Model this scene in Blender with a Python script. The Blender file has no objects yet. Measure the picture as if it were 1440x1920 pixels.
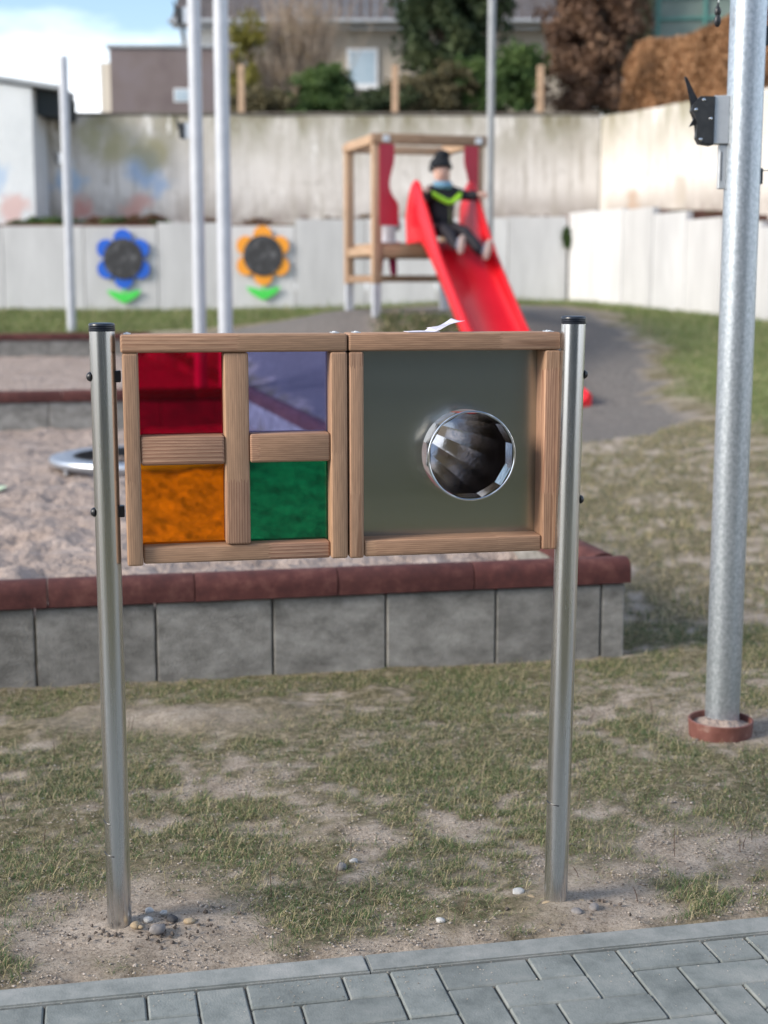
import bpy, bmesh, math, random
import numpy as np
from mathutils import Vector, Matrix, noise
random.seed(7); np.random.seed(7)
SC = bpy.context.scene; C = SC.collection
R = math.radians

# ---------------------------------------------------------------- camera, light
cam = bpy.data.cameras.new('camera'); co = bpy.data.objects.new('camera', cam); C.objects.link(co)
co.location = (0, 0, 1.5); co.rotation_euler = (R(90) - math.atan(420 / 2700), 0, 0)
cam.sensor_fit = 'HORIZONTAL'; cam.sensor_width = 36; cam.lens = 67.5
cam.clip_start = .05; cam.clip_end = 900
cam.dof.use_dof = True; cam.dof.focus_distance = 3.4; cam.dof.aperture_fstop = 3.7
SC.camera = co

W = bpy.data.worlds.new('World'); SC.world = W; W.use_nodes = True
nt = W.node_tree; nt.nodes.clear()
SUN_EL = 27; SUN_DIR = Vector((-.90, -.42, 0)).normalized()       # horizontal direction towards the sun
wo = nt.nodes.new('ShaderNodeOutputWorld'); bg = nt.nodes.new('ShaderNodeBackground')
sky = nt.nodes.new('ShaderNodeTexSky'); sky.sky_type = 'NISHITA'; sky.sun_disc = False
sky.sun_elevation = R(SUN_EL); sky.sun_rotation = math.atan2(SUN_DIR.x, SUN_DIR.y)
sky.air_density = 1.0; sky.dust_density = .6; sky.ozone_density = 1.4
tc = nt.nodes.new('ShaderNodeTexCoord'); sx = nt.nodes.new('ShaderNodeSeparateXYZ')
mp = nt.nodes.new('ShaderNodeMapping'); mp.inputs['Scale'].default_value = (1, 1, 3.2); mp.inputs['Location'].default_value = (.35, .1, .52)
cn = nt.nodes.new('ShaderNodeTexNoise'); cn.inputs['Scale'].default_value = 2.6; cn.inputs['Detail'].default_value = 7; cn.inputs['Roughness'].default_value = .55
cr = nt.nodes.new('ShaderNodeValToRGB'); cr.color_ramp.elements[0].position = .50; cr.color_ramp.elements[1].position = .68
hz = nt.nodes.new('ShaderNodeMapRange'); hz.inputs['From Min'].default_value = .115; hz.inputs['From Max'].default_value = .175
hz.inputs['To Min'].default_value = 1; hz.inputs['To Max'].default_value = 0
mx = nt.nodes.new('ShaderNodeMath'); mx.operation = 'MAXIMUM'
mix = nt.nodes.new('ShaderNodeMixRGB'); mix.inputs[2].default_value = (9.5, 9.9, 10.4, 1)
L = nt.links.new
L(tc.outputs['Generated'], mp.inputs[0]); L(mp.outputs[0], cn.inputs[0]); L(cn.outputs[0], cr.inputs[0])
hn = nt.nodes.new('ShaderNodeTexNoise'); hn.inputs['Scale'].default_value = 9; hn.inputs['Detail'].default_value = 5; L(mp.outputs[0], hn.inputs[0])
ha = nt.nodes.new('ShaderNodeMath'); ha.operation = 'MULTIPLY_ADD'; ha.inputs[1].default_value = -.12; L(hn.outputs[0], ha.inputs[0])
hb = nt.nodes.new('ShaderNodeMath'); hb.operation = 'ADD'; hb.inputs[1].default_value = .06
L(tc.outputs['Generated'], sx.inputs[0]); L(sx.outputs[2], ha.inputs[2]); L(ha.outputs[0], hb.inputs[0]); L(hb.outputs[0], hz.inputs[0])
L(cr.outputs[0], mx.inputs[0]); L(hz.outputs[0], mx.inputs[1]); L(mx.outputs[0], mix.inputs[0])
L(sky.outputs[0], mix.inputs[1]); L(mix.outputs[0], bg.inputs[0]); L(bg.outputs[0], wo.inputs[0])
bg.inputs[1].default_value = .13
sl = bpy.data.lights.new('sun', 'SUN'); so = bpy.data.objects.new('sun', sl); C.objects.link(so)
sl.energy = 2.5; sl.angle = R(20); sl.color = (1, .91, .78)
d = Vector((SUN_DIR.x * math.cos(R(SUN_EL)), SUN_DIR.y * math.cos(R(SUN_EL)), math.sin(R(SUN_EL))))
so.rotation_euler = d.to_track_quat('Z', 'Y').to_euler(); so.location = (-20, -10, 15)
SC.cycles.glossy_bounces = 14; SC.cycles.max_bounces = 16
SC.view_settings.view_transform = 'Standard'; SC.view_settings.look = 'None'
SC.view_settings.exposure = 0.8; SC.view_settings.gamma = 1; SC.view_settings.use_curve_mapping = False

# ---------------------------------------------------------------- helpers
def tag(o, label=None, cat=None, group=None, kind=None):
    for k, v in (('label', label), ('category', cat), ('group', group), ('kind', kind)):
        if v: o[k] = v
    return o
def empty(name, label, cat, loc=(0, 0, 0), rz=0, group=None):
    o = bpy.data.objects.new(name, None); C.objects.link(o); o.location = loc; o.rotation_euler = (0, 0, rz)
    return tag(o, label, cat, group)
def link(name, me, m, parent=None, loc=None, rot=None):
    o = bpy.data.objects.new(name, me); C.objects.link(o)
    if m is not None and not me.materials: me.materials.append(m)
    if parent is not None: o.parent = parent
    if loc is not None: o.location = loc
    if rot is not None: o.rotation_euler = rot
    return o
def mesh_of(name, bm, smooth=35):
    bmesh.ops.recalc_face_normals(bm, faces=bm.faces)
    me = bpy.data.meshes.new(name); bm.to_mesh(me); bm.free()
    if smooth:
        me.shade_smooth(); me.set_sharp_from_angle(angle=R(smooth))
    return me
def obj(name, bm, m, parent=None, loc=None, rot=None, smooth=35):
    return link(name, mesh_of(name, bm, smooth), m, parent, loc, rot)
def box(bm, x0, x1, y0, y1, z0, z1, bev=0, seg=1):
    r = bmesh.ops.create_cube(bm, size=1, matrix=Matrix.Translation(((x0+x1)/2, (y0+y1)/2, (z0+z1)/2)) @ Matrix.Diagonal((abs(x1-x0), abs(y1-y0), abs(z1-z0), 1)))
    if bev:
        es = list({e for v in r['verts'] for e in v.link_edges})
        bmesh.ops.bevel(bm, geom=es, offset=bev, segments=seg, affect='EDGES', profile=.5)
def B(*a, **k):
    bm = bmesh.new(); box(bm, *a, **k); return bm
def tube(bm, pts, rs, n=12, caps=True):
    pts = [Vector(p) for p in pts]
    if not isinstance(rs, (list, tuple)): rs = [rs] * len(pts)
    rings = []; prev = None
    for i, p in enumerate(pts):
        t = (pts[min(i+1, len(pts)-1)] - pts[max(i-1, 0)]).normalized()
        if prev is None:
            a = Vector((0, 0, 1)) if abs(t.z) < .9 else Vector((1, 0, 0))
            s = t.cross(a).normalized()
        else:
            s = (prev - t * prev.dot(t)).normalized()
        prev = s; u = t.cross(s)
        rings.append([bm.verts.new(p + (s*math.cos(2*math.pi*k/n) + u*math.sin(2*math.pi*k/n)) * rs[i]) for k in range(n)])
    for a, b in zip(rings, rings[1:]):
        for k in range(n): bm.faces.new((a[k], a[(k+1) % n], b[(k+1) % n], b[k]))
    if caps: bm.faces.new(rings[0][::-1]); bm.faces.new(rings[-1])
def T(pts, rs, n=12):
    bm = bmesh.new(); tube(bm, pts, rs, n); return bm
def torus(bm, r, a, n=48, m=8, mat=Matrix.Identity(4)):
    rg = [[bm.verts.new(mat @ Vector(((r+a*math.cos(q))*math.cos(p), (r+a*math.cos(q))*math.sin(p), a*math.sin(q)))) for q in [2*math.pi*j/m for j in range(m)]] for p in [2*math.pi*i/n for i in range(n)]]
    for i in range(n):
        for j in range(m): bm.faces.new((rg[i][j], rg[(i+1) % n][j], rg[(i+1) % n][(j+1) % m], rg[i][(j+1) % m]))
def lathe(bm, prof, n=40):
    rg = [[bm.verts.new((r*math.cos(2*math.pi*i/n), r*math.sin(2*math.pi*i/n), z)) for r, z in prof] for i in range(n)]
    for i in range(n):
        for j in range(len(prof)-1): bm.faces.new((rg[i][j], rg[(i+1) % n][j], rg[(i+1) % n][j+1], rg[i][j+1]))
def prism(bm, pts, y0, y1, bev=0):
    """outline (x,z) extruded along y"""
    a = [bm.verts.new((x, y0, z)) for x, z in pts]; b = [bm.verts.new((x, y1, z)) for x, z in pts]
    n = len(pts); f = [bm.faces.new(a), bm.faces.new(b[::-1])]
    for i in range(n): bm.faces.new((a[i], b[i], b[(i+1) % n], a[(i+1) % n]))
    if bev: bmesh.ops.bevel(bm, geom=[e for q in f for e in q.edges], offset=bev, segments=2, affect='EDGES')

def sph(bm, c, r, sc=(1, 1, 1), u=14, v=10, jit=0):
    q = bmesh.ops.create_uvsphere(bm, u_segments=u, v_segments=v, radius=r, matrix=Matrix.Translation(c) @ Matrix.Diagonal((*sc, 1)))
    if jit:
        for w in q['verts']: w.co += Vector((random.uniform(-1, 1), random.uniform(-1, 1), random.uniform(-1, 1))) * jit
def fnoise(x, y, z=0, o=4): return noise.fractal(Vector((x, y, z)), .6, 2.1, o)

# ---------------------------------------------------------------- materials
MATS = {}
def node_mat(name):
    m = bpy.data.materials.new(name); m.use_nodes = True; t = m.node_tree
    return m, t, t.nodes['Principled BSDF'], t.links.new
def M(name, cols, scale=8, rough=.7, metal=0, bump=0, bscale=None, stretch=(1, 1, 1), detail=6, pos=None, coord='Object', spec=.5, rvar=0, rand=0, nrough=.6, bdist=.01):
    if name in MATS: return MATS[name]
    m, t, p, l = node_mat(name); MATS[name] = m
    tc = t.nodes.new('ShaderNodeTexCoord'); mp = t.nodes.new('ShaderNodeMapping'); mp.inputs['Scale'].default_value = stretch
    l(tc.outputs[coord], mp.inputs[0])
    src = mp.outputs[0]
    if rand:
        oi = t.nodes.new('ShaderNodeObjectInfo'); va = t.nodes.new('ShaderNodeVectorMath'); va.operation = 'MULTIPLY_ADD'
        cb = t.nodes.new('ShaderNodeCombineXYZ')
        for i in range(3): l(oi.outputs['Random'], cb.inputs[i])
        va.inputs[1].default_value = (37, 53, 71); l(cb.outputs[0], va.inputs[0]); l(src, va.inputs[2]); src = va.outputs[0]
    n = t.nodes.new('ShaderNodeTexNoise'); n.inputs['Scale'].default_value = scale; n.inputs['Detail'].default_value = detail; n.inputs['Roughness'].default_value = nrough
    l(src, n.inputs[0]); r = t.nodes.new('ShaderNodeValToRGB'); e = r.color_ramp.elements
    pos = pos or [.3 + .4*i/(len(cols)-1) if len(cols) > 1 else .5 for i in range(len(cols))]
    while len(e) < len(cols): e.new(.5)
    for i, c in enumerate(cols): e[i].position = pos[i]; e[i].color = (*c, 1)
    l(n.outputs[0], r.inputs[0]); col = r.outputs[0]
    if rand:
        hs = t.nodes.new('ShaderNodeHueSaturation'); mr = t.nodes.new('ShaderNodeMapRange'); mr.inputs['To Min'].default_value = 1-rand; mr.inputs['To Max'].default_value = 1+rand
        l(oi.outputs['Random'], mr.inputs[0]); l(mr.outputs[0], hs.inputs['Value']); l(col, hs.inputs['Color']); col = hs.outputs[0]
    l(col, p.inputs['Base Color'])
    p.inputs['Roughness'].default_value = rough; p.inputs['Metallic'].default_value = metal; p.inputs['Specular IOR Level'].default_value = spec
    if rvar:
        mr = t.nodes.new('ShaderNodeMapRange'); mr.inputs['To Min'].default_value = rough-rvar; mr.inputs['To Max'].default_value = rough+rvar
        l(n.outputs[0], mr.inputs[0]); l(mr.outputs[0], p.inputs['Roughness'])
    if bump:
        nb = t.nodes.new('ShaderNodeTexNoise'); nb.inputs['Scale'].default_value = bscale or scale*4; nb.inputs['Detail'].default_value = 8
        l(src, nb.inputs[0]); b = t.nodes.new('ShaderNodeBump'); b.inputs['Strength'].default_value = bump; b.inputs['Distance'].default_value = bdist
        l(nb.outputs[0], b.inputs['Height']); l(b.outputs[0], p.inputs['Normal'])
    return m

def wood(name, a, b, c):
    """larch: long axis X; growth rings, finger joints, knots-free"""
    m, t, p, l = node_mat(name)
    N = t.nodes.new
    tc = N('ShaderNodeTexCoord'); oi = N('ShaderNodeObjectInfo'); s = N('ShaderNodeSeparateXYZ'); l(tc.outputs['Object'], s.inputs[0])
    # which finger-jointed piece along the length
    f1 = N('ShaderNodeMath'); f1.operation = 'MULTIPLY_ADD'; f1.inputs[1].default_value = 3.4; l(s.outputs[0], f1.inputs[0])
    rr = N('ShaderNodeMath'); rr.operation = 'MULTIPLY'; rr.inputs[1].default_value = 17; l(oi.outputs['Random'], rr.inputs[0]); l(rr.outputs[0], f1.inputs[2])
    zz = N('ShaderNodeMath'); zz.operation = 'PINGPONG'; zz.inputs[1].default_value = .004; l(s.outputs[2], zz.inputs[0])
    za = N('ShaderNodeMath'); za.operation = 'MULTIPLY_ADD'; za.inputs[1].default_value = 9; l(zz.outputs[0], za.inputs[0]); l(f1.outputs[0], za.inputs[2])
    fl = N('ShaderNodeMath'); fl.operation = 'FLOOR'; l(za.outputs[0], fl.inputs[0])
    wn = N('ShaderNodeTexWhiteNoise'); wn.noise_dimensions = '1D'; l(fl.outputs[0], wn.inputs['W'])
    off = N('ShaderNodeVectorMath'); off.operation = 'MULTIPLY_ADD'; off.inputs[1].default_value = (3, .16, .16); l(wn.outputs['Color'], off.inputs[0])
    st = N('ShaderNodeVectorMath'); st.operation = 'MULTIPLY'; st.inputs[1].default_value = (.09, 1, 1); l(tc.outputs['Object'], st.inputs[0]); l(st.outputs[0], off.inputs[2])
    wv = N('ShaderNodeTexWave'); wv.wave_type = 'RINGS'; wv.rings_direction = 'X'; wv.wave_profile = 'SAW'; wv.inputs['Scale'].default_value = 66
    wv.inputs['Distortion'].default_value = 5; wv.inputs['Detail'].default_value = 2; wv.inputs['Detail Scale'].default_value = .35
    l(off.outputs[0], wv.inputs[0])
    r = N('ShaderNodeValToRGB'); e = r.color_ramp.elements; e.new(.6); e.new(.9)
    for i, (q, cc) in enumerate(((0, a), (.55, tuple(.5*x+.5*y for x, y in zip(a, b))), (.88, b), (1, a))): e[i].position = q; e[i].color = (*cc, 1)
    l(wv.outputs[0], r.inputs[0])
    tone = N('ShaderNodeMixRGB'); tone.blend_type = 'MIX'; tone.inputs[2].default_value = (*c, 1)
    mr = N('ShaderNodeMapRange'); mr.inputs['To Min'].default_value = .0; mr.inputs['To Max'].default_value = .55; l(wn.outputs['Value'], mr.inputs[0])
    l(mr.outputs[0], tone.inputs[0]); l(r.outputs[0], tone.inputs[1])
    fi = N('ShaderNodeTexNoise'); fi.inputs['Scale'].default_value = 240; fi.inputs['Detail'].default_value = 3; l(st.outputs[0], fi.inputs[0])
    bl = N('ShaderNodeTexNoise'); bl.inputs['Scale'].default_value = 9; l(off.outputs[0], bl.inputs[0])
    dv = N('ShaderNodeMath'); dv.operation = 'ADD'; l(fi.outputs[0], dv.inputs[0]); l(bl.outputs[0], dv.inputs[1])
    m2 = N('ShaderNodeMapRange'); m2.inputs['From Min'].default_value = .6; m2.inputs['From Max'].default_value = 1.4; m2.inputs['To Min'].default_value = .68; m2.inputs['To Max'].default_value = 1.30; l(dv.outputs[0], m2.inputs[0])
    hs = N('ShaderNodeHueSaturation'); l(m2.outputs[0], hs.inputs['Value']); l(tone.outputs[0], hs.inputs['Color']); l(hs.outputs[0], p.inputs['Base Color'])
    p.inputs['Roughness'].default_value = .62; p.inputs['Specular IOR Level'].default_value = .3
    bp = N('ShaderNodeBump'); bp.inputs['Strength'].default_value = .35; bp.inputs['Distance'].default_value = .001; l(wv.outputs[0], bp.inputs['Height']); l(bp.outputs[0], p.inputs['Normal'])
    return m

def pane_mat(name, col, thick=.0):
    """coloured acrylic: filters what is seen through it, glossy on the front"""
    m = bpy.data.materials.new(name); m.use_nodes = True; t = m.node_tree; t.nodes.clear(); l = t.links.new; N = t.nodes.new
    o = N('ShaderNodeOutputMaterial'); tr = N('ShaderNodeBsdfTransparent'); gl = N('ShaderNodeBsdfGlossy'); mx = N('ShaderNodeMixShader'); fr = N('ShaderNodeFresnel')
    tc = N('ShaderNodeTexCoord'); n = N('ShaderNodeTexNoise'); n.inputs['Scale'].default_value = 9; n.inputs['Detail'].default_value = 5; l(tc.outputs['Object'], n.inputs[0])
    r = N('ShaderNodeValToRGB'); e = r.color_ramp.elements; e[0].position = .3; e[1].position = .7
    e[0].color = (*[c*.93 for c in col], 1); e[1].color = (*col, 1); l(n.outputs[0], r.inputs[0]); l(r.outputs[0], tr.inputs[0])
    fr.inputs[0].default_value = 1.45; gl.inputs['Roughness'].default_value = .08; gl.inputs[0].default_value = (.9, .9, .9, 1)
    l(fr.outputs[0], mx.inputs[0]); l(tr.outputs[0], mx.inputs[1]); l(gl.outputs[0], mx.inputs[2]); l(mx.outputs[0], o.inputs[0])
    return m

LARCH = wood('larch', (.45, .27, .18), (.24, .118, .074), (.43, .275, .165))
LARCH2 = wood('weathered_larch', (.52, .36, .24), (.36, .22, .14), (.46, .33, .22))
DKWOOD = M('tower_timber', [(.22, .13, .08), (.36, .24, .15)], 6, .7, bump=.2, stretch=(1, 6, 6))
STEEL = M('brushed_steel', [(.54, .54, .54), (.68, .68, .68)], 60, .27, 1, bump=.04, bscale=160, stretch=(1, 1, .02), rvar=.06, bdist=.002)
PLATE = M('steel_plate', [(.44, .47, .44), (.54, .56, .53)], 5, .25, 1, bump=.02, bscale=300, stretch=(.05, 1, 1), rvar=.05, bdist=.001)
MIRROR = M('tube_steel', [(.56, .53, .52), (.66, .63, .62)], 20, .12, 1, bump=.05, bscale=60, rvar=.04)
CHROME = M('rim_steel', [(.75, .76, .78), (.85, .86, .88)], 20, .18, 1)
GALV = M('galvanised_steel', [(.33, .37, .41), (.45, .49, .53), (.57, .61, .65)], 90, .38, .75, bump=.08, bscale=240, rvar=.08, stretch=(1, 1, .8))
GALVF = M('pale_grey_pole_paint', [(.44, .46, .50), (.54, .56, .60)], 6, .45, .1)
GREYP = M('dull_grey_pole_paint', [(.25, .26, .27), (.32, .33, .34)], 6, .5, .3)
BLACK = M('black_plastic', [(.012, .012, .014), (.02, .02, .024)], 30, .38)
CAPM = M('cap_plastic', [(.010, .013, .022), (.02, .025, .038)], 30, .3)
DKGREY = M('dark_grey_casting', [(.035, .037, .04), (.055, .057, .06)], 40, .45, .4)
ZINC = M('zinc_plate', [(.52, .54, .56), (.62, .64, .66)], 30, .4, .5)
CONC = M('concrete', [(.11, .104, .094), (.235, .225, .208), (.37, .355, .33)], 7, .9, bump=.7, bscale=110, stretch=(1, 1, 1.5), rand=.16, detail=9, nrough=.7, bdist=.006)
CONCF = M('pale_concrete', [(.48, .475, .48), (.60, .595, .60)], 1.6, .9, bump=.2, rand=.10, stretch=(2, 1, .5))
RUBBER = M('red_rubber', [(.05, .013, .012), (.082, .022, .019), (.14, .052, .042)], 14, .85, bump=.5, bscale=160, rand=.10, nrough=.7, bdist=.004)
REDP = M('slide_red', [(.66, .004, .012), (.74, .007, .018)], 3, .28, spec=.5)
REDH = M('panel_red', [(.34, .008, .03), (.40, .012, .04)], 3, .4)
TERRA = M('terracotta_plastic', [(.13, .045, .035), (.19, .075, .06), (.36, .26, .22)], 18, .7, pos=[.35, .6, .8], bump=.2)
BRICK = M('paving_block', [(.12, .135, .13), (.21, .228, .218), (.30, .305, .285)], 7, .88, bump=.5, bscale=220, rand=.09, detail=10, nrough=.72, bdist=.003)
KERB = M('kerb_concrete', [(.17, .185, .178), (.25, .262, .25), (.33, .33, .315)], 12, .9, bump=.4, bscale=200, rand=.05, nrough=.7, bdist=.003)
JOINT = M('joint_sand', [(.045, .04, .035), (.20, .175, .145)], 11, 1, bump=.8, bscale=300)
SAND = M('sand_material', [(.24, .185, .155), (.35, .275, .235), (.46, .375, .33)], 3.2, 1, bump=1, bscale=18, detail=10, nrough=.75, bdist=.05)
STUCCO = M('beige_render', [(.36, .31, .25), (.45, .39, .32)], .8, .95)
WHITER = M('white_render', [(.62, .63, .64), (.74, .75, .76)], .5, .9)
CREAM = M('cream_render', [(.55, .50, .43), (.62, .57, .50)], .8, .9)
ROOF = M('roof_tile', [(.07, .06, .06), (.13, .11, .105)], 3, .8, rand=.2)
SLATE = M('brown_cladding', [(.15, .115, .115), (.20, .16, .155), (.22, .185, .195)], .9, .85, detail=3)
DARKR = M('dark_shed', [(.008, .012, .014), (.02, .03, .035)], 2, .7)
GLASSF = M('window_pane_glass', [(.30, .42, .50), (.55, .62, .68)], 1.2, .2)
WPAINT = M('white_frame_paint', [(.72, .72, .72), (.78, .78, .78)], 3, .5)
TEAL = M('teal_paint', [(.05, .20, .17), (.08, .26, .22)], 3, .5)
SOIL = M('terrace_soil', [(.10, .04, .03), (.16, .08, .06), (.10, .12, .04)], 2.5, 1, bump=.6)
BARK = M('bark', [(.07, .05, .035), (.14, .10, .075)], 12, .95, bump=.6)
TWIG = M('bare_twigs', [(.30, .23, .17), (.44, .35, .27)], 2, .9)

def leafmat(name, cols, trans=.25):
    m, t, p, l = node_mat(name); N = t.nodes.new
    a = N('ShaderNodeAttribute'); a.attribute_name = 'v'; r = N('ShaderNodeValToRGB'); e = r.color_ramp.elements
    while len(e) < len(cols): e.new(.5)
    for i, c in enumerate(cols): e[i].position = i/(len(cols)-1); e[i].color = (*c, 1)
    l(a.outputs['Fac'], r.inputs[0]); l(r.outputs[0], p.inputs['Base Color']); p.inputs['Roughness'].default_value = .6; p.inputs['Specular IOR Level'].default_value = .25
    ts = N('ShaderNodeBsdfTranslucent'); l(r.outputs[0], ts.inputs[0]); mx = N('ShaderNodeMixShader'); mx.inputs[0].default_value = trans
    l(p.outputs[0], mx.inputs[1]); l(ts.outputs[0], mx.inputs[2]); l(mx.outputs[0], t.nodes['Material Output'].inputs[0])
    return m

def np_mesh(name, V, F, attr=None, smooth=False):
    """V (n,3), F (m,k) index array; attr: per-face float 'v'"""
    V = np.asarray(V, dtype=np.float32); F = np.asarray(F, dtype=np.int32); m, k = F.shape
    me = bpy.data.meshes.new(name); me.vertices.add(len(V)); me.vertices.foreach_set('co', V.ravel())
    me.loops.add(m*k); me.loops.foreach_set('vertex_index', F.ravel()); me.polygons.add(m)
    me.polygons.foreach_set('loop_start', np.arange(0, m*k, k, dtype=np.int32)); me.polygons.foreach_set('loop_total', np.full(m, k, dtype=np.int32))
    if attr is not None:
        a = me.attributes.new('v', 'FLOAT', 'FACE'); a.data.foreach_set('value', np.asarray(attr, dtype=np.float32))
    me.update(calc_edges=True); me.validate()
    if smooth: me.shade_smooth()
    return me

# ---------------------------------------------------------------- terrain
PITC = Vector((.93, 5.795)); PU = Vector((-math.cos(R(11.7)), -math.sin(R(11.7)))); PV = Vector((-.276, .961)).normalized()
def pit(s, t): return PITC + PU*s + PV*t
CP = [(-6, -30, 0), (0, -30, 0), (6, -30, 0), (-5, 0, 0), (0, 0, 0), (5, 0, 0), (-3, 3, 0), (0, 3, 0), (3, 3, 0), (-3, 5.2, -.0), (0, 5.5, 0), (1.5, 5.5, .0), (3, 5, 0),
      (1.2, 7, .02), (2.5, 7.5, .06), (5, 7, .08), (.9, 9, .12), (2.2, 9.5, .17), (4, 9.5, .25), (.2, 11, .26), (2, 11.5, .28), (4, 12, .42),
      (-.6, 13.2, .48), (1.7, 13.2, .33), (3, 13.5, .45), (5, 14, .65), (.6, 14.2, .52), (1.4, 14.7, .66), (2.6, 15.3, .72), (4, 16.5, .86), (-1.2, 15, .62),
      (-.1, 15.8, 1.08), (.8, 15.9, 1.1), (-.5, 16.4, 1.19), (.5, 16.6, 1.21), (1.3, 16.9, 1.17), (-.4, 17.6, 1.24), (.7, 17.8, 1.24), (-1.2, 17.3, 1.1), (-1.9, 18.2, .98), (2.1, 16.2, .95),
      (2.0, 18.8, 1.24), (3, 21, 1.22), (3.1, 25, 1.26), (4.4, 21.2, 1.13), (5.1, 19, 1.06), (6, 16, .95), (0, 21, 1.2), (0, 25, 1.15), (-3, 25, 1.12), (-7, 25, 1.12),
      (-3, 21.6, .88), (-5, 21.8, .84), (-8, 21.8, .84), (-2.4, 19.8, .86), (8, 10, .3), (8, 20, 1.1), (-9, 10, 0), (-9, 5, 0), (9, 3, 0), (-12, 16, .4), (0, 40, 1.2), (-12, 40, 1.2), (12, 40, 1.2), (0, 150, 1), (150, 0, 0), (-150, 0, 0), (0, -150, 0), (-150, 150, 1), (150, 150, 1)]
_c = np.array(CP, dtype=float)
def _phi(r): return np.sqrt(r*r + .6)
_A = _phi(np.hypot(_c[:, None, 0]-_c[None, :, 0], _c[:, None, 1]-_c[None, :, 1]))
_w = np.linalg.solve(_A + np.eye(len(_c))*1e-3, _c[:, 2])
def gbase(x, y):
    x = np.atleast_1d(np.asarray(x, float)); y = np.atleast_1d(np.asarray(y, float))
    z = _phi(np.hypot(x[:, None]-_c[None, :, 0], y[:, None]-_c[None, :, 1])) @ _w
    k = np.clip((y-3.6)/2.4, 0, 1); k = k*k*(3-2*k)
    return z*k
def gh(x, y): return float(gbase(x, y)[0])
def smooth(a, b, v):
    v = np.clip((v-a)/(b-a), 0, 1); return v*v*(3-2*v)

K0 = Vector((-.829, 2.914)); KT = R(11.84); KU = Vector((math.cos(KT), math.sin(KT))); KV = Vector((math.sin(KT), -math.cos(KT)))   # V towards the camera
def kerbdist(x, y): return -((x-K0.x)*KV.x + (y-K0.y)*KV.y)     # >0 behind the kerb (towards the garden)
POSTL = (-.627, 3.225); POSTR = (.420, 3.345)

def pip(x, y, P):
    ins = np.zeros(x.shape, bool); n = len(P)
    for i in range(n):
        x1, y1 = P[i]; x2, y2 = P[(i+1) % n]
        c = ((y1 > y) != (y2 > y)) & (x < (x2-x1)*(y-y1)/((y2-y1) or 1e-9)+x1); ins ^= c
    return ins
PITPOLY = [tuple(pit(.05, .05)), tuple(pit(.05, 15.9)), tuple(pit(16, 15.9)), tuple(pit(16, .05))]
GRANU = [(-.85, 13.5), (-2.6, 19.6), (-1.6, 19.2), (-.6, 19.3), (.9, 19.4), (2.35, 19.6), (2.65, 18.4), (2.75, 16.6), (2.75, 15.2), (2.65, 13.8), (2.55, 12.6), (2.2, 11.9), (1.3, 11.4), (.2, 11.2), (-.2, 11.4)]

def nz(x, y, s, seed=0, o=3):
    return np.array([noise.fractal(Vector((a*s, b*s, seed)), .7, 2.0, o) for a, b in zip(x, y)])
def masks(x, y):
    """green cover 0..1, granulate 0..1"""
    n1 = nz(x, y, 1.5, 3.1, 4); n2 = nz(x, y, 6.0, 8.4, 3); n4 = nz(x, y, 19, 4.4, 2); n3 = nz(x, y, .5, 5.5, 2)
    k = kerbdist(x, y)
    lawn = smooth(.15, .75, (x - (2.55-.0*y)) + n3*.5)*smooth(8, 12.5, y+n3*2)          # good lawn on the right slope
    lawn = np.maximum(lawn, smooth(21.3, 21.9, y)*smooth(0, .5, 27-y))
    worn = smooth(-.25, .42, n1*.42+n2*.5+n4*.6 + .30)
    worn *= smooth(.0, .16, k + n2*.12)
    pl = np.hypot(x-POSTL[0]-.03, y-POSTL[1]); pr = np.hypot(x-POSTR[0]-.12, y-POSTR[1])
    worn *= smooth(.10, .42, pl+n2*.1)*smooth(.06, .3, pr+n2*.1)
    worn *= 1-.75*smooth(.35, .0, np.hypot((x-.95)/1.6, y-3.72))          # bare patch lower right
    worn *= 1-.7*smooth(.5, .0, np.hypot((x+.75)/1.5, (y-4.85)*1.8)-.0)
    worn *= 1-.85*smooth(.32, .12, np.hypot(x-1.17, y-4.8))
    worn = np.maximum(worn, .9*smooth(.16, .02, np.abs(y-(5.56+.2*x)+.12)+n2*.10))       # longer grass at the foot of the pit wall
    lawn = np.maximum(lawn, .25*smooth(-1.8, -1.95, k)*smooth(-9, -8, y)); g = np.maximum(lawn, worn); g = np.maximum(g, (k < -1.9)*1.0)
    gr = pip(x + n2*.16+n3*.2, y + n2*.2, GRANU).astype(float)
    mg = (smooth(14.2, 15.2, y)*smooth(16.6, 16.0, y)*smooth(-.3, .1, x)*smooth(1.1, .7, x))   # grass strip on the mound beside the slide
    gr *= 1-mg*.85
    g = np.where(gr > .5, g*.05, g); g = np.maximum(g, mg*.8)
    return g, gr, lawn

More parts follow.
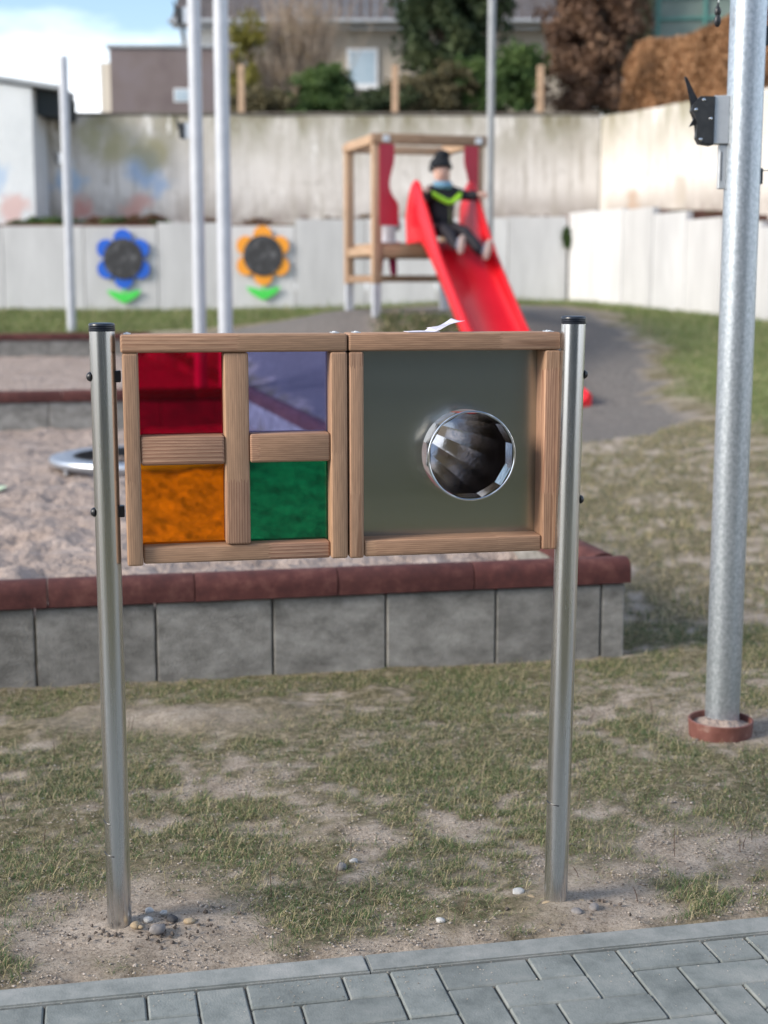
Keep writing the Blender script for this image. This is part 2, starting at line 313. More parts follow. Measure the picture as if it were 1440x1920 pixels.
def build_ground():
    xs = np.concatenate([[-220, -90, -40, -20, -12], np.arange(-8, -2, .22), np.arange(-2, 2.4, .036), np.arange(2.4, 7, .16), [8, 10, 14, 20, 40, 90, 220]])
    ys = np.concatenate([[-220, -90, -40, -20, -10, -6, -4, -3, -2, -1, 0, 1, 2], np.arange(2.5, 6.2, .036), np.arange(6.2, 26, .11), [27, 28, 30, 34, 40, 60, 120, 260]])
    X, Y = np.meshgrid(xs, ys); x = X.ravel(); y = Y.ravel()
    z = gbase(x, y); k = kerbdist(x, y)
    g, gr, lawn = masks(x, y)
    near = smooth(9, 6, y)
    b = nz(x, y, 2.2, 1, 3)*.012 + nz(x, y, 14, 2, 3)*.006*(near*.7+.3) + .010*near*np.clip(nz(x, y, 38, 6, 2), 0, 1)*(1-g*.6)
    z = z + b*smooth(.0, .12, k) + g*.004
    pl = np.hypot(x-POSTL[0]-.04, y-POSTL[1]+.02); z += .014*np.exp(-(pl/.11)**2)
    pr = np.hypot(x-POSTR[0]-.02, y-POSTR[1]); z += .02*np.exp(-(pr/.11)**2)
    for cx, cy, a, s in ((-1.15, 4.75, .035, .10), (-.72, 4.88, .03, .12), (-1.02, 4.95, .02, .1), (-.42, 5.02, .028, .10), (-.5, 4.8, .02, .14), (.0, 5.2, .02, .1)):
        z += a*np.exp(-((x-cx)**2/(s*1.5)**2+(y-cy)**2/s**2))*(1+.6*nz(x, y, 20, 9, 2))
    z = np.where((k < -.002) & (k > -2.0), -.09, z)          # bed of the paving
    z = np.where((k >= -.002) & (k < .03), -.012, z)
    z = np.where(pip(x, y, PITPOLY), -.35, z)
    # walls end the garden: the sheet simply runs on under the terraces
    nx, ny = len(xs), len(ys); i = np.arange(nx*ny).reshape(ny, nx)
    F = np.stack([i[:-1, :-1], i[:-1, 1:], i[1:, 1:], i[1:, :-1]], -1).reshape(-1, 4)
    me = np_mesh('ground', np.stack([x, y, z], 1), F, smooth=True)
    for nm, a in (('green', g), ('granu', gr), ('lawn', lawn)):
        at = me.attributes.new(nm, 'FLOAT', 'POINT'); at.data.foreach_set('value', a.astype(np.float32))
    m, t, p, l = node_mat('ground_material'); N = t.nodes.new
    tc = N('ShaderNodeTexCoord')
    def ramp(scale, cols, pos, detail=8, rgh=.7):
        n = N('ShaderNodeTexNoise'); n.inputs['Scale'].default_value = scale; n.inputs['Detail'].default_value = detail; n.inputs['Roughness'].default_value = rgh; l(tc.outputs['Object'], n.inputs[0])
        r = N('ShaderNodeValToRGB'); e = r.color_ramp.elements
        while len(e) < len(cols): e.new(.5)
        for i, c in enumerate(cols): e[i].position = pos[i]; e[i].color = (*c, 1)
        l(n.outputs[0], r.inputs[0]); return r.outputs[0], n.outputs[0]
    dirt, _ = ramp(7, [(.24, .195, .155), (.44, .37, .305), (.62, .54, .46)], [.3, .47, .66], 12, .8)
    spk, _ = ramp(130, [(.55, .52, .50), (1, 1, 1), (1.25, 1.22, 1.2)], [.36, .48, .68], 6, .7)
    mq = N('ShaderNodeMixRGB'); mq.blend_type = 'MULTIPLY'; mq.inputs[0].default_value = 1; l(dirt, mq.inputs[1]); l(spk, mq.inputs[2]); dirt = mq.outputs[0]
    turf, _ = ramp(34, [(.07, .068, .038), (.20, .17, .105), (.40, .335, .235)], [.34, .5, .66])
    lush, _ = ramp(5, [(.12, .155, .06), (.23, .255, .105), (.40, .38, .20)], [.3, .5, .72], 10, .75)
    dark, _ = ramp(26, [(.13, .118, .108), (.205, .188, .174), (.31, .285, .262)], [.3, .5, .7], 10, .75)
    def at(nm): a = N('ShaderNodeAttribute'); a.attribute_name = nm; return a.outputs['Fac']
    def mixc(f, a, b):
        q = N('ShaderNodeMixRGB'); l(f, q.inputs[0]); l(a, q.inputs[1]); l(b, q.inputs[2]); return q.outputs[0]
    c = mixc(at('green'), dirt, turf); c = mixc(at('lawn'), c, lush); c = mixc(at('granu'), c, dark)
    l(c, p.inputs['Base Color']); p.inputs['Roughness'].default_value = 1; p.inputs['Specular IOR Level'].default_value = .1
    nb = N('ShaderNodeTexNoise'); nb.inputs['Scale'].default_value = 60; nb.inputs['Detail'].default_value = 10; nb.inputs['Roughness'].default_value = .8; l(tc.outputs['Object'], nb.inputs[0])
    b = N('ShaderNodeBump'); b.inputs['Strength'].default_value = .9; b.inputs['Distance'].default_value = .02; l(nb.outputs[0], b.inputs['Height']); l(b.outputs[0], p.inputs['Normal'])
    tag(link('ground', me, m), kind='structure')
build_ground()

# ---------------------------------------------------------------- sandpit (two terraces), walls and red rubber edging
CAPZ = [(0, .415), (7.9, .59), (15.9, .865)]        # cap top along the right-hand side (distance t, z)
def capz(t):
    for (a, za), (b, zb) in zip(CAPZ, CAPZ[1:]):
        if t <= b: return za+(zb-za)*max(0, t-a)/(b-a)
    return CAPZ[-1][1]
def sand_sheet(name, s0, s1, t0, t1, z0, label, amp, res):
    ns = int((s1-s0)/res)+1; ntt = int((t1-t0)/res)+1
    S, Tt = np.meshgrid(np.linspace(s0, s1, ns), np.linspace(t0, t1, ntt)); s = S.ravel(); t = Tt.ravel()
    x = PITC.x+PU.x*s+PV.x*t; y = PITC.y+PU.y*s+PV.y*t
    z = z0 + nz(x, y, .9, 21, 2)*.03 + nz(x, y, 4.5, 22, 3)*amp*1.1 + np.minimum(nz(x, y, 9, 25, 2), .1)*amp*1.0
    i = np.arange(ns*ntt).reshape(ntt, ns); F = np.stack([i[:-1, :-1], i[:-1, 1:], i[1:, 1:], i[1:, :-1]], -1).reshape(-1, 4)
    return tag(link(name, np_mesh(name, np.stack([x, y, z], 1), F, smooth=True), SAND), kind='structure')
sand_sheet('sand', 0, 3.6, .03, 4.2, .265, None, .035, .035)
sand_sheet('sand', 0, 5.0, 4.2, 7.9, .235, None, .035, .06)
sand_sheet('sand', 0, 8.0, 7.9, 15.9, .52, None, .03, .11)

def cap_bm(Ln, w=.125, h=.100, r=.052):
    """rubber edging: flat bottom, rounded shoulders, long axis X, top at z=0"""
    pr = [(-w/2, -h), (w/2, -h)]
    for k in range(5): a = k/4*math.pi/2; pr.append((w/2-r+r*math.cos(a), -r+r*math.sin(a)))
    for k in range(5): a = math.pi/2+k/4*math.pi/2; pr.append((-w/2+r+r*math.cos(a), -r+r*math.sin(a)))
    bm = bmesh.new(); g = .002
    secs = [(g, .985), (g+.006, 1), (Ln-g-.006, 1), (Ln-g, .985)]
    rg = [[bm.verts.new((x, y*q, (z+h/2)*q-h/2)) for y, z in pr] for x, q in secs]
    n = len(pr)
    for a, b in zip(rg, rg[1:]):
        for k in range(n): bm.faces.new((a[k], a[(k+1) % n], b[(k+1) % n], b[k]))
    bm.faces.new(rg[0][::-1]); bm.faces.new(rg[-1]); return bm

def wall_run(name, label, p0, dirv, joints, ztop, zbot, capj, thick=.09, inner=1, endcap=False):
    """joints: distances of block joints; ztop(d) = top of the cap"""
    rz = math.atan2(dirv.y, dirv.x)
    e = empty(name, label, 'wall', (p0.x, p0.y, 0), rz)
    for a, b in zip(joints, joints[1:]):
        zt = ztop((a+b)/2) - .107; j = random.uniform(-.003, .003)
        bm = bmesh.new(); box(bm, a+.0035, b-.0035, -thick/2+j, thick/2+j, zbot((a+b)/2), zt+random.uniform(-.002, 0), .005)
        obj('concrete_block', bm, CONC, e)
    me = {}
    for a, b in zip(capj, capj[1:]):
        za, zb = ztop(a), ztop(b); Ln = round(math.hypot(b-a, zb-za), 3)
        if Ln not in me: me[Ln] = mesh_of('edging', cap_bm(Ln), 40)
        link('edging', me[Ln], RUBBER, e, (a, random.uniform(-.002, .002), za), (0, -math.atan2(zb-za, b-a), 0))
    return e
# front wall: distances measured from the right corner to the left
fj = [-.045, .012, .085, .535, .985, 1.42, 1.88, 2.34, 2.8, 3.25, 3.7]
fj = [-.05, .055, .50, .95, 1.40, 1.85, 2.30, 2.75, 3.2, 3.65]
wall_run('sandpit_wall', 'nearest low concrete wall with dark red rubber edging behind the play panel', PITC, PU, fj, lambda d: .415-.0*d, lambda d: -.08,
         [-.066, .595, 1.145, 1.70, 2.25, 2.80, 3.35, 3.9])
sj = [i*.5+.05 for i in range(0, 32)]
wall_run('sandpit_side_wall', 'long red-edged side wall climbing from the front corner beside the grass to the slide', PITC, PV, sj, capz,
         lambda d: -.1 if d < 8 else .2, [.066]+[.5*i for i in range(1, 32)]+[15.85])
p2 = pit(0, 7.9)
wall_run('sandpit_wall', 'middle low concrete wall with red edging behind the round steel ring, seen left of the panel', p2, PU, [-.05]+[.32+.5*i for i in range(13)], lambda d: .595-.004*d, lambda d: .12,
         [-.06]+[.5+.6*i for i in range(11)])
p3 = pit(0, 15.9)
wall_run('sandpit_wall', 'farthest low concrete wall with red edging in front of the grass strip', p3, PU, [-.05]+[.4+1.0*i for i in range(9)], lambda d: .868-.002*d, lambda d: .4,
         [-.06]+[.9+1.0*i for i in range(9)])

# ---------------------------------------------------------------- paving
pe = empty('paving', None, None, (K0.x, K0.y, 0), KT); tag(pe, kind='structure')
obj('joint_bed', B(-4, 5, -1.75, -.08, -.075, -.0075), JOINT, pe, smooth=0)
def brick_bm(lx, ly):
    bm = bmesh.new(); box(bm, -lx/2, lx/2, -ly/2, ly/2, -.05, 0)
    bmesh.ops.bevel(bm, geom=[e for e in bm.edges if all(v.co.z > -.01 for v in e.verts) or abs(e.verts[0].co.z-e.verts[1].co.z) > .01], offset=.0035, segments=1, affect='EDGES'); return bm
U = .1063; J = .0042
meL = mesh_of('brick', brick_bm(2*U-J, U-J), 20); meS = mesh_of('brick', brick_bm(U-J, U-J), 20)
cells = []
for a in range(-34, 44):
    for r in range(0, 15):
        c = (a - r) % 4
        if c == 0: cells.append((a, r, 2, 0))
        elif c == 3: cells.append((a, r, 0, 2))
        elif c == 2 and r == 0: cells.append((a, r, 1, 0))
far = bmesh.new()
for a, r, w, h in cells:
    x0 = .095 + a*U; y0 = -.084 - r*U
    if w == 2: cx, cy, rot, me = x0+U, y0-U/2, 0, meL
    elif h == 2: cx, cy, rot, me = x0+U/2, y0-U, R(90), meL
    else: cx, cy, rot, me = x0+U/2, y0-U/2, 0, meS
    vis = -.5 < cx < 2.5 and cy > -.86
    dz = random.uniform(-.0015, .0015)
    if vis: link('brick', me, BRICK, pe, (cx, cy, dz), (R(random.uniform(-.35, .35)), R(random.uniform(-.35, .35)), rot+R(random.uniform(-.5, .5))))
    else:
        t2 = bmesh.new(); t2.from_mesh(me); t2.transform(Matrix.Translation((cx, cy, dz)) @ Matrix.Rotation(rot, 4, 'Z')); tmp = bpy.data.meshes.new('t'); t2.to_mesh(tmp); t2.free(); far.from_mesh(tmp); bpy.data.meshes.remove(tmp)
tag(obj('brick_field', far, BRICK, pe, smooth=20), kind='stuff')
kx = .80
for i in range(-4, 5):
    bm = bmesh.new(); box(bm, .0015, .9985, -.08, 0, -.2, .004)
    bmesh.ops.bevel(bm, geom=[e for e in bm.edges if all(v.co.z > 0 for v in e.verts)], offset=.004, segments=2, affect='EDGES')
    obj('kerb_stone', bm, KERB, pe, (kx-1+i*1.0, 0, 0))

# ---------------------------------------------------------------- grass, stones, stems
GRASSM = leafmat('grass_blades', [(.05, .095, .033), (.085, .155, .05), (.17, .22, .08), (.38, .32, .17), (.62, .52, .33)], .2)
LAWNM = leafmat('lawn_blades', [(.11, .16, .05), (.19, .25, .085), (.28, .32, .13), (.40, .36, .19), (.55, .46, .30)], .3)
def blades(name, n, x0, x1, y0, y1, h, w, off=0, lawn_only=False, thr=.25, straw=.35, base=.05, up=.5):
    x = np.random.uniform(x0, x1, n); y = np.random.uniform(y0, y1, n)
    # gather blades into tufts
    tc = np.random.randint(0, n//14, n); tx = np.random.uniform(x0, x1, n//14); ty = np.random.uniform(y0, y1, n//14)
    tuft = np.random.rand(n) < .7; sp = .028 if not lawn_only else .08
    x = np.where(tuft, tx[tc]+np.random.normal(0, sp, n), x); y = np.where(tuft, ty[tc]+np.random.normal(0, sp, n), y)
    g, gr, lawn = masks(x, y)
    keep = (np.random.rand(n) < (g-thr)*1.5+base*(kerbdist(x, y) > .16)) & (kerbdist(x, y) > .025) & ~pip(x, y, [tuple(pit(-.09, -.09)), tuple(pit(-.09, 16)), tuple(pit(16, 16)), tuple(pit(16, -.09))])
    if lawn_only: keep &= lawn > .2
    x, y, g, gl = x[keep], y[keep], g[keep], lawn[keep]; tc = tc[keep]; m = len(x)
    z = gbase(x, y)+g*.004-.004
    az = np.random.rand(m)*2*np.pi; ln = h*np.random.lognormal(-.1, .45, m); wd = w*np.random.uniform(.6, 1.3, m)
    lean = np.random.uniform(up, 1.5, m); dx, dy = np.cos(az), np.sin(az); px, py = -dy, dx
    p0 = np.stack([x, y, z], 1); D = np.stack([dx, dy, 0*dx], 1); P = np.stack([px, py, 0*px], 1); Z = np.array([0, 0, 1.])
    s1 = (D*np.sin(lean*.6)[:, None]+Z*np.cos(lean*.6)[:, None])*(ln*.55)[:, None]
    s2 = (D*np.sin(lean*1.25)[:, None]+Z*np.cos(lean*1.25)[:, None])*(ln*.5)[:, None]
    a = p0-P*wd[:, None]/2; b = p0+P*wd[:, None]/2; c = p0+s1+P*wd[:, None]*.4; d = p0+s1-P*wd[:, None]*.4; e = p0+s1+s2; e[:, 2] = np.maximum(e[:, 2], z+.002)
    V = np.stack([a, b, c, d, e+P*wd[:, None]*.06, e-P*wd[:, None]*.06], 1).reshape(-1, 3); o = np.arange(m)[:, None]*6
    F = np.concatenate([o+np.array([[0, 1, 2, 3]]), o+np.array([[3, 2, 4, 5]])], 0)
    hue = np.random.rand(m); tone = nz(x, y, .9, 77, 3)*.35+.35 + (np.random.rand(max(tc.max()+1, 1))[tc]-.5)*.25
    v = np.where(hue < straw, np.random.uniform(.65, 1, m), np.clip(tone*.6+np.random.uniform(-.12, .12, m), 0, .6))
    o_ = link(name, np_mesh(name, V, F, np.concatenate([v, v])), LAWNM if lawn_only else GRASSM); return o_
o = blades('grass', 560000, -1.7, 2.3, 2.85, 6.3, .021,   .0014, straw=.47, base=.12, up=.85); tag(o, 'short patchy grass mixed with straw in front of the sandpit wall', 'grass', kind='stuff')
o = blades('grass', 70000, .0, 3.6, 6.0, 12.5, .035, .003, thr=.15, straw=.68); tag(o, 'worn straw-coloured grass right of the panel beyond the sandpit corner', 'grass', kind='stuff')
o = blades('grass', 90000, 1.6, 6.0, 9.5, 25, .055, .006, lawn_only=True, straw=.2); tag(o, 'green lawn climbing to the white wall on the right', 'grass', kind='stuff')
o = blades('grass', 50000, -7.5, 2.4, 21.6, 25.0, .07, .009, lawn_only=True, straw=.25); tag(o, 'strip of lawn along the foot of the white wall behind the sandpit', 'grass', kind='stuff')
o = blades('grass', 9000, -.5, 1.3, 14.4, 16.6, .07, .007, thr=.2, straw=.3); tag(o, 'tufts of grass on the mound beside the red slide', 'grass', kind='stuff')

STONE = [M('stone_white', [(.36, .36, .36), (.52, .52, .51)], 30, .8, bump=.3), M('stone_grey', [(.16, .15, .15), (.27, .25, .24)], 30, .85, bump=.3), M('stone_tan', [(.30, .22, .13), (.42, .34, .24)], 30, .85, bump=.3), M('stone_dark', [(.03, .03, .035), (.07, .07, .075)], 30, .85, bump=.3)]
def stone_mesh(r, seed):
    bm = bmesh.new(); bmesh.ops.create_icosphere(bm, subdivisions=2, radius=r)
    for v in bm.verts:
        k = 1+.35*noise.noise(v.co/r*1.1+Vector((seed, 0, 0))); v.co = Vector((v.co.x*k*1.2, v.co.y*k, v.co.z*k*.7))
    return mesh_of('stone', bm, 60)
# larger stones dug out beside the posts: (photo place resolved to the ground) x, y, r, mat, label
for x, y, r, mi, lab in ((-.565, 3.275, .010, 0, 'uppermost white pebble beside the left post foot'), (-.560, 3.225, .0105, 0, 'white pebble in the middle of the group beside the left post foot'),
        (-.528, 3.265, .008, 0, 'small off-white pebble right of the two white ones by the left post'), (-.585, 3.195, .012, 2, 'yellowish tan pebble touching the left post foot'),
        (-.528, 3.175, .017, 1, 'largest flat grey stone in front of the left post foot'), (-.505, 3.245, .014, 3, 'dark slate-coloured stone right of the left post foot'),
        (-.462, 3.235, .012, 2, 'tan stone lying farthest right of the left post foot'), (-.570, 3.185, .006, 2, 'tiny tan pebble beside the yellowish one at the left post'),
        (.335, 3.40, .014, 0, 'pale flat stone left of the right post foot'), (.365, 3.37, .010, 2, 'tan pebble just left of the right post foot'), (.485, 3.345, .009, 2, 'tan pebble right of the right post foot'),
        (.465, 3.285, .013, 1, 'grey stone in front of the right post foot'), (.51, 3.31, .013, 1, 'grey stone at the right side below the right post'), (.40, 3.33, .012, 2, 'brownish stone in front left of the right post foot'),
        (-.11, 3.56, .014, 1, 'grey stone in the grass below the middle of the panel'), (-.08, 3.60, .009, 0, 'whitish pebble in the grass below the middle of the panel'), (.135, 3.24, .010, 0, 'white pebble near the kerb left of the right post')):
    o = link('stone', stone_mesh(r, x*50+y), STONE[mi], None, (x, y, gh(x, y)+.012 + (.008 if abs(x-POSTL[0]) < .12 else 0)), (0, 0, x*40)); tag(o, lab, 'stone')
bm = bmesh.new()
n_ = 0
while n_ < 1500:
    x = random.uniform(-1.4, 1.9); y = random.uniform(2.95, 5.4)
    if kerbdist(x, y) < .03: continue
    n_ += 1; r = random.choice((.0018, .0025, .0025, .004)); q = bmesh.ops.create_icosphere(bm, subdivisions=1, radius=r, matrix=Matrix.Translation((x, y, gh(x, y)+.005)) @ Matrix.Diagonal((1.3, 1, .7, 1)))
    for v in q['verts']: v.co += Vector((random.uniform(-1, 1), random.uniform(-1, 1), random.uniform(-1, 1)))*r*.3
tag(obj('gravel', bm, M('gravel_mix', [(.10, .09, .08), (.24, .21, .18), (.45, .42, .38)], 60, .9), smooth=0), 'scattered grit and tiny pebbles over the bare ground', 'gravel', kind='stuff')
bm = bmesh.new()
for i in range(200):
    a = random.choice((0, 0, 1)); cx, cy, s = ((POSTL[0]+.08, POSTL[1]-.02, .085), (POSTR[0]+.02, POSTR[1]-.03, .07))[a]
    x = random.gauss(cx, s); y = random.gauss(cy, s*.55); r = random.uniform(.002, .0055)
    if kerbdist(x, y) < .02: continue
    q = bmesh.ops.create_icosphere(bm, subdivisions=1, radius=r, matrix=Matrix.Translation((x, y, gh(x, y)+.010)))
    for v in q['verts']: v.co += Vector((random.uniform(-1, 1), random.uniform(-1, 1), random.uniform(-1, 1)))*r*.4
tag(obj('soil_crumbs', bm, M('dark_soil', [(.07, .057, .047), (.16, .13, .11)], 60, 1), smooth=0), 'dark crumbs of dug soil round the foot of the posts', 'soil', kind='stuff')
bm = bmesh.new()
for i in range(60):
    if i < 18: x, y = random.gauss(1.05, .12), random.gauss(3.72, .08)
    else: x, y = random.uniform(-1.2, 1.6), random.uniform(3.1, 5)
    if kerbdist(x, y) < .05: continue
    z = gh(x, y); h = random.uniform(.03, .085); dx = random.uniform(-.02, .02)
    tube(bm, [(x, y, z-.01), (x+dx*.4, y+random.uniform(-.01, .01), z+h*.5), (x+dx, y, z+h)], [.0012, .001, .0008], 4)
tag(obj('dry_stems', bm, M('dry_stem', [(.05, .03, .022), (.12, .07, .05)], 30, .9)), 'thin brown dried stalks standing in the thin grass', 'dry stems', kind='stuff')

def grains(name, lab, n, x0, x1, y0, y1, r0, r1, cols, pave=False):
    x = np.random.uniform(x0, x1, n); y = np.random.uniform(y0, y1, n); k = kerbdist(x, y); cl = nz(x, y, 7, 51, 2)
    if pave: keep = (k < -.002) & (k > -.6) & (np.random.rand(n) < np.exp(k*9)*smooth(-.25, .3, cl)+.03); z = np.full(n, .003)
    else: keep = (k > .01) & (np.random.rand(n) < .25+.9*smooth(-.2, .4, cl)); z = gbase(x, y)+.003
    x, y, z = x[keep], y[keep], z[keep]; m = len(x)
    if not pave:       # follow the small relief of the ground sheet
        near = smooth(9, 6, y); z = z+(nz(x, y, 2.2, 1, 3)*.012+nz(x, y, 14, 2, 3)*.006*(near*.7+.3)+.006*near*np.clip(nz(x, y, 38, 6, 2), 0, 1))*smooth(.0, .12, kerbdist(x, y))
    r_ = np.exp(np.random.uniform(np.log(r0), np.log(r1), m))
    O = np.array([[1, 0, 0], [0, 1, 0], [-1, 0, 0], [0, -1, 0], [0, 0, .7], [0, 0, -.7]]); T_ = np.array([[0, 1, 4], [1, 2, 4], [2, 3, 4], [3, 0, 4], [1, 0, 5], [2, 1, 5], [3, 2, 5], [0, 3, 5]])
    a = np.random.rand(m)*6.28; ca, sa = np.cos(a), np.sin(a); J_ = O[None]*np.random.uniform(.6, 1.35, (m, 6, 1)); X_ = J_[..., 0]*ca[:, None]-J_[..., 1]*sa[:, None]; Y_ = J_[..., 0]*sa[:, None]+J_[..., 1]*ca[:, None]
    V = np.stack([x[:, None]+X_*r_[:, None]*1.2, y[:, None]+Y_*r_[:, None], z[:, None]+J_[..., 2]*r_[:, None]], -1).reshape(-1, 3)
    F = (np.arange(m)[:, None, None]*6+T_[None]).reshape(-1, 3)
    tag(link(name, np_mesh(name, V, F, np.repeat(np.random.rand(m), 8)), leafmat(name+'_mix', cols, 0)), lab, 'grit', kind='stuff')
grains('grit', 'crumbly pale grit and earth lumps over the bare patches', 60000, -1.5, 2.0, 2.9, 5.4, .0014, .0045, [(.15, .125, .105), (.30, .255, .22), (.38, .33, .28), (.48, .42, .37)])
grains('grit', 'sand grains spilled over the kerb and the nearest paving', 14000, -1.2, 1.4, 2.4, 3.4, .0008, .0022, [(.20, .17, .14), (.40, .34, .28), (.55, .49, .42)], True)

# ---------------------------------------------------------------- the play panel
TH = R(10.6)
pp = empty('play_panel', 'play panel on two steel posts with four coloured panes and a steel viewing tube', 'play panel', (-.589, 3.2, 0), TH)
D0, D1 = 0, .085
def plank(name, x0, x1, z0, z1, vertical, y0=D0, y1=D1, m=LARCH, parent=pp, bev=.0055):
    lx, lz = x1-x0, z1-z0
    Ln, wd = (lz, lx) if vertical else (lx, lz)
    bm = bmesh.new(); box(bm, -Ln/2, Ln/2, -(y1-y0)/2, (y1-y0)/2, -wd/2, wd/2, bev, 3)
    return obj(name, bm, m, parent, ((x0+x1)/2, (y0+y1)/2, (z0+z1)/2), (0, R(-90) if vertical else 0, 0))
g = .0012
plank('frame_rail', .006, .5155-g, 1.3575, 1.398, False)
plank('frame_stile', .009, .0445, .8765, 1.3565, True)
plank('frame_stile', .4755, .5145, .8785, 1.3565, True)
plank('frame_rail', .0455, .4745, .8785, .9175, False, .012)
plank('frame_stile', .2335, .2895, .9185, 1.3565, True, .006)
plank('glazing_bar', .0455, .2325, 1.105, 1.1705, False, .003)
plank('glazing_bar', .2905, .4745, 1.1065, 1.172, False, .003)
plank('frame_rail', .5165+g, 1.0205, 1.3575, 1.3985, False)
plank('frame_stile', .5185, .5525, .8775, 1.3565, True)
plank('frame_stile', .983, 1.0205, .883, 1.3565, True)
plank('frame_rail', .5535, .982, .8795, .918, False, .004)
PY = .052
for nm, x0, x1, z0, z1, col, lab in (('r', .0445, .234, 1.17, 1.358, (.50, .001, .028), 'crimson red pane'), ('v', .289, .476, 1.17, 1.358, (.44, .49, 1.0), 'pale violet pane'),
        ('o', .0445, .234, .917, 1.106, (1.0, .27, .001), 'orange pane'), ('g', .289, .476, .917, 1.106, (.004, .25, .105), 'green pane')):
    o = obj('pane', B(x0, x1, PY, PY+.004, z0, z1), pane_mat(lab.replace(' ', '_'), tuple(math.sqrt(c) for c in col)), pp, smooth=0); o['label'] = lab
# steel plate with a round hole
bm = bmesh.new(); hx, hz, hr = .8065, 1.1125, .104; PYs = .066; n = 64
xa, xb, za, zb = .552, .984, .917, 1.358
for y in (PYs, PYs+.002):
    inn = [bm.verts.new((hx+hr*math.cos(2*math.pi*k/n), y, hz+hr*math.sin(2*math.pi*k/n))) for k in range(n)]
    outv = []
    for k in range(n):
        c, s = math.cos(2*math.pi*k/n), math.sin(2*math.pi*k/n)
        tt = min(((xb-hx)/c if c > 1e-9 else (xa-hx)/c if c < -1e-9 else 1e9), ((zb-hz)/s if s > 1e-9 else (za-hz)/s if s < -1e-9 else 1e9))
        outv.append(bm.verts.new((hx+c*tt, y, hz+s*tt)))
    for k in range(n): bm.faces.new((inn[k], inn[(k+1) % n], outv[(k+1) % n], outv[k]))
    for cx_, cz_ in ((xa, za), (xa, zb), (xb, za), (xb, zb)):
        ks = sorted(range(n), key=lambda k: (outv[k].co.x-cx_)**2+(outv[k].co.z-cz_)**2)[:2]
        cv = bm.verts.new((cx_, y, cz_)); bm.faces.new((cv, outv[ks[0]], outv[ks[1]]))
obj('steel_plate', bm, PLATE, pp, smooth=0)
# kaleidoscope tube: twelve flat facets narrowing to the back
bm = bmesh.new(); n = 12
secs = [(-.004, .1015), (.045, .099), (.24, .072), (.44, .042)]
for off in (0, .0016):
    rg = [[bm.verts.new((hx-.13*max(0, y-.05)+(r+off)*math.cos(2*math.pi*(k+.5)/n), y, hz+.075*max(0, y-.05)+(r+off)*math.sin(2*math.pi*(k+.5)/n))) for k in range(n)] for y, r in secs]
    for a, b in zip(rg, rg[1:]):
        for k in range(n): bm.faces.new((a[k], a[(k+1) % n], b[(k+1) % n], b[k]))
tb = obj('viewing_tube', bm, MIRROR, pp, smooth=0)
bm = bmesh.new(); torus(bm, .1035, .0026, 72, 10, Matrix.Translation((hx, -.006, hz)) @ Matrix.Rotation(R(90), 4, 'X')); obj('rim', bm, CHROME, tb)
bm = bmesh.new(); torus(bm, .0425, .0012, 36, 8, Matrix.Translation((hx-.0507, .441, hz+.0293)) @ Matrix.Rotation(R(90), 4, 'X')); obj('eyepiece_rim', bm, CHROME, tb)
# posts
inv = Matrix.Rotation(-TH, 4, 'Z') @ Matrix.Translation((.589, -3.2, 0))
for side, foot, top, zt in (('l', POSTL, (-.6265, 3.222), 1.405), ('r', POSTR, (.4425, 3.392), 1.417)):
    a = inv @ Vector((*foot, -.06)); b = inv @ Vector((*top, zt)); r = .0285
    po = obj('post', T([a, b], [r, r], 48), STEEL, pp)
    ax = (b-a).normalized()
    bm = bmesh.new()
    prof = [(0, .019), (.020, .019), (.0275, .0175), (.0292, .015), (.0292, .012), (.027, .0112), (.0292, .0104), (.0292, .0074), (.027, .0066), (.0292, .0058), (.0292, .0012), (.0287, 0), (.02, 0)]
    lathe(bm, prof, 40); obj('post_cap', bm, CAPM, po, tuple(b))
    sg = -1 if side == 'l' else 1
    for z in ((1.305, 1.0) if side == 'l' else (1.30, 1.005)):
        c = a+(b-a)*((z+.06)/(zt+.06))
        bm = bmesh.new(); q = []
        lathe(bm, [(0, .010), (.004, .0095), (.008, .007), (.0105, .003), (.011, 0), (.0, 0)], 20)
        obj('bolt_cap', bm, BLACK, po, tuple(c+Vector((sg*(r-.001), -.004, 0))), (0, R(90)*sg, 0))
        xe = (.006 if side == 'l' else 1.0205)
        x0, x1 = sorted((c.x-sg*(r-.004), xe))
        obj('spacer', B(x0, x1, c.y-.012, c.y+.012, c.z-.013, c.z+.013, bev=.002), BLACK, po)
    for z, fr in (((.27, .8), (.192, 1.0)) if side == 'l' else ((.268, 1.0),)):
        c = a+(b-a)*((z+.06)/(zt+.06)); pts = []
        for k in range(9):
            an = math.pi+(k/8)*math.pi*.46*fr - R(8); pts.append(c+Vector((math.cos(an)*(r+.0002), math.sin(an)*(r+.0002), -.004*k/8)))
        obj('marker_line', T(pts, .0016, 6), BLACK, po)
# small zinc brackets with screws on the top rails
for x in (.022, .490, .540, .999):
    b_ = obj('bracket', B(x-.008, x+.008, .012, .055, 1.3975, 1.4005, bev=.0008), ZINC, pp)
    for y in (.022, .044):
        bm = bmesh.new(); lathe(bm, [(0, .0022), (.002, .002), (.0036, .0008), (.0038, 0)], 14); obj('screw', bm, ZINC, b_, (x, y, 1.4005))
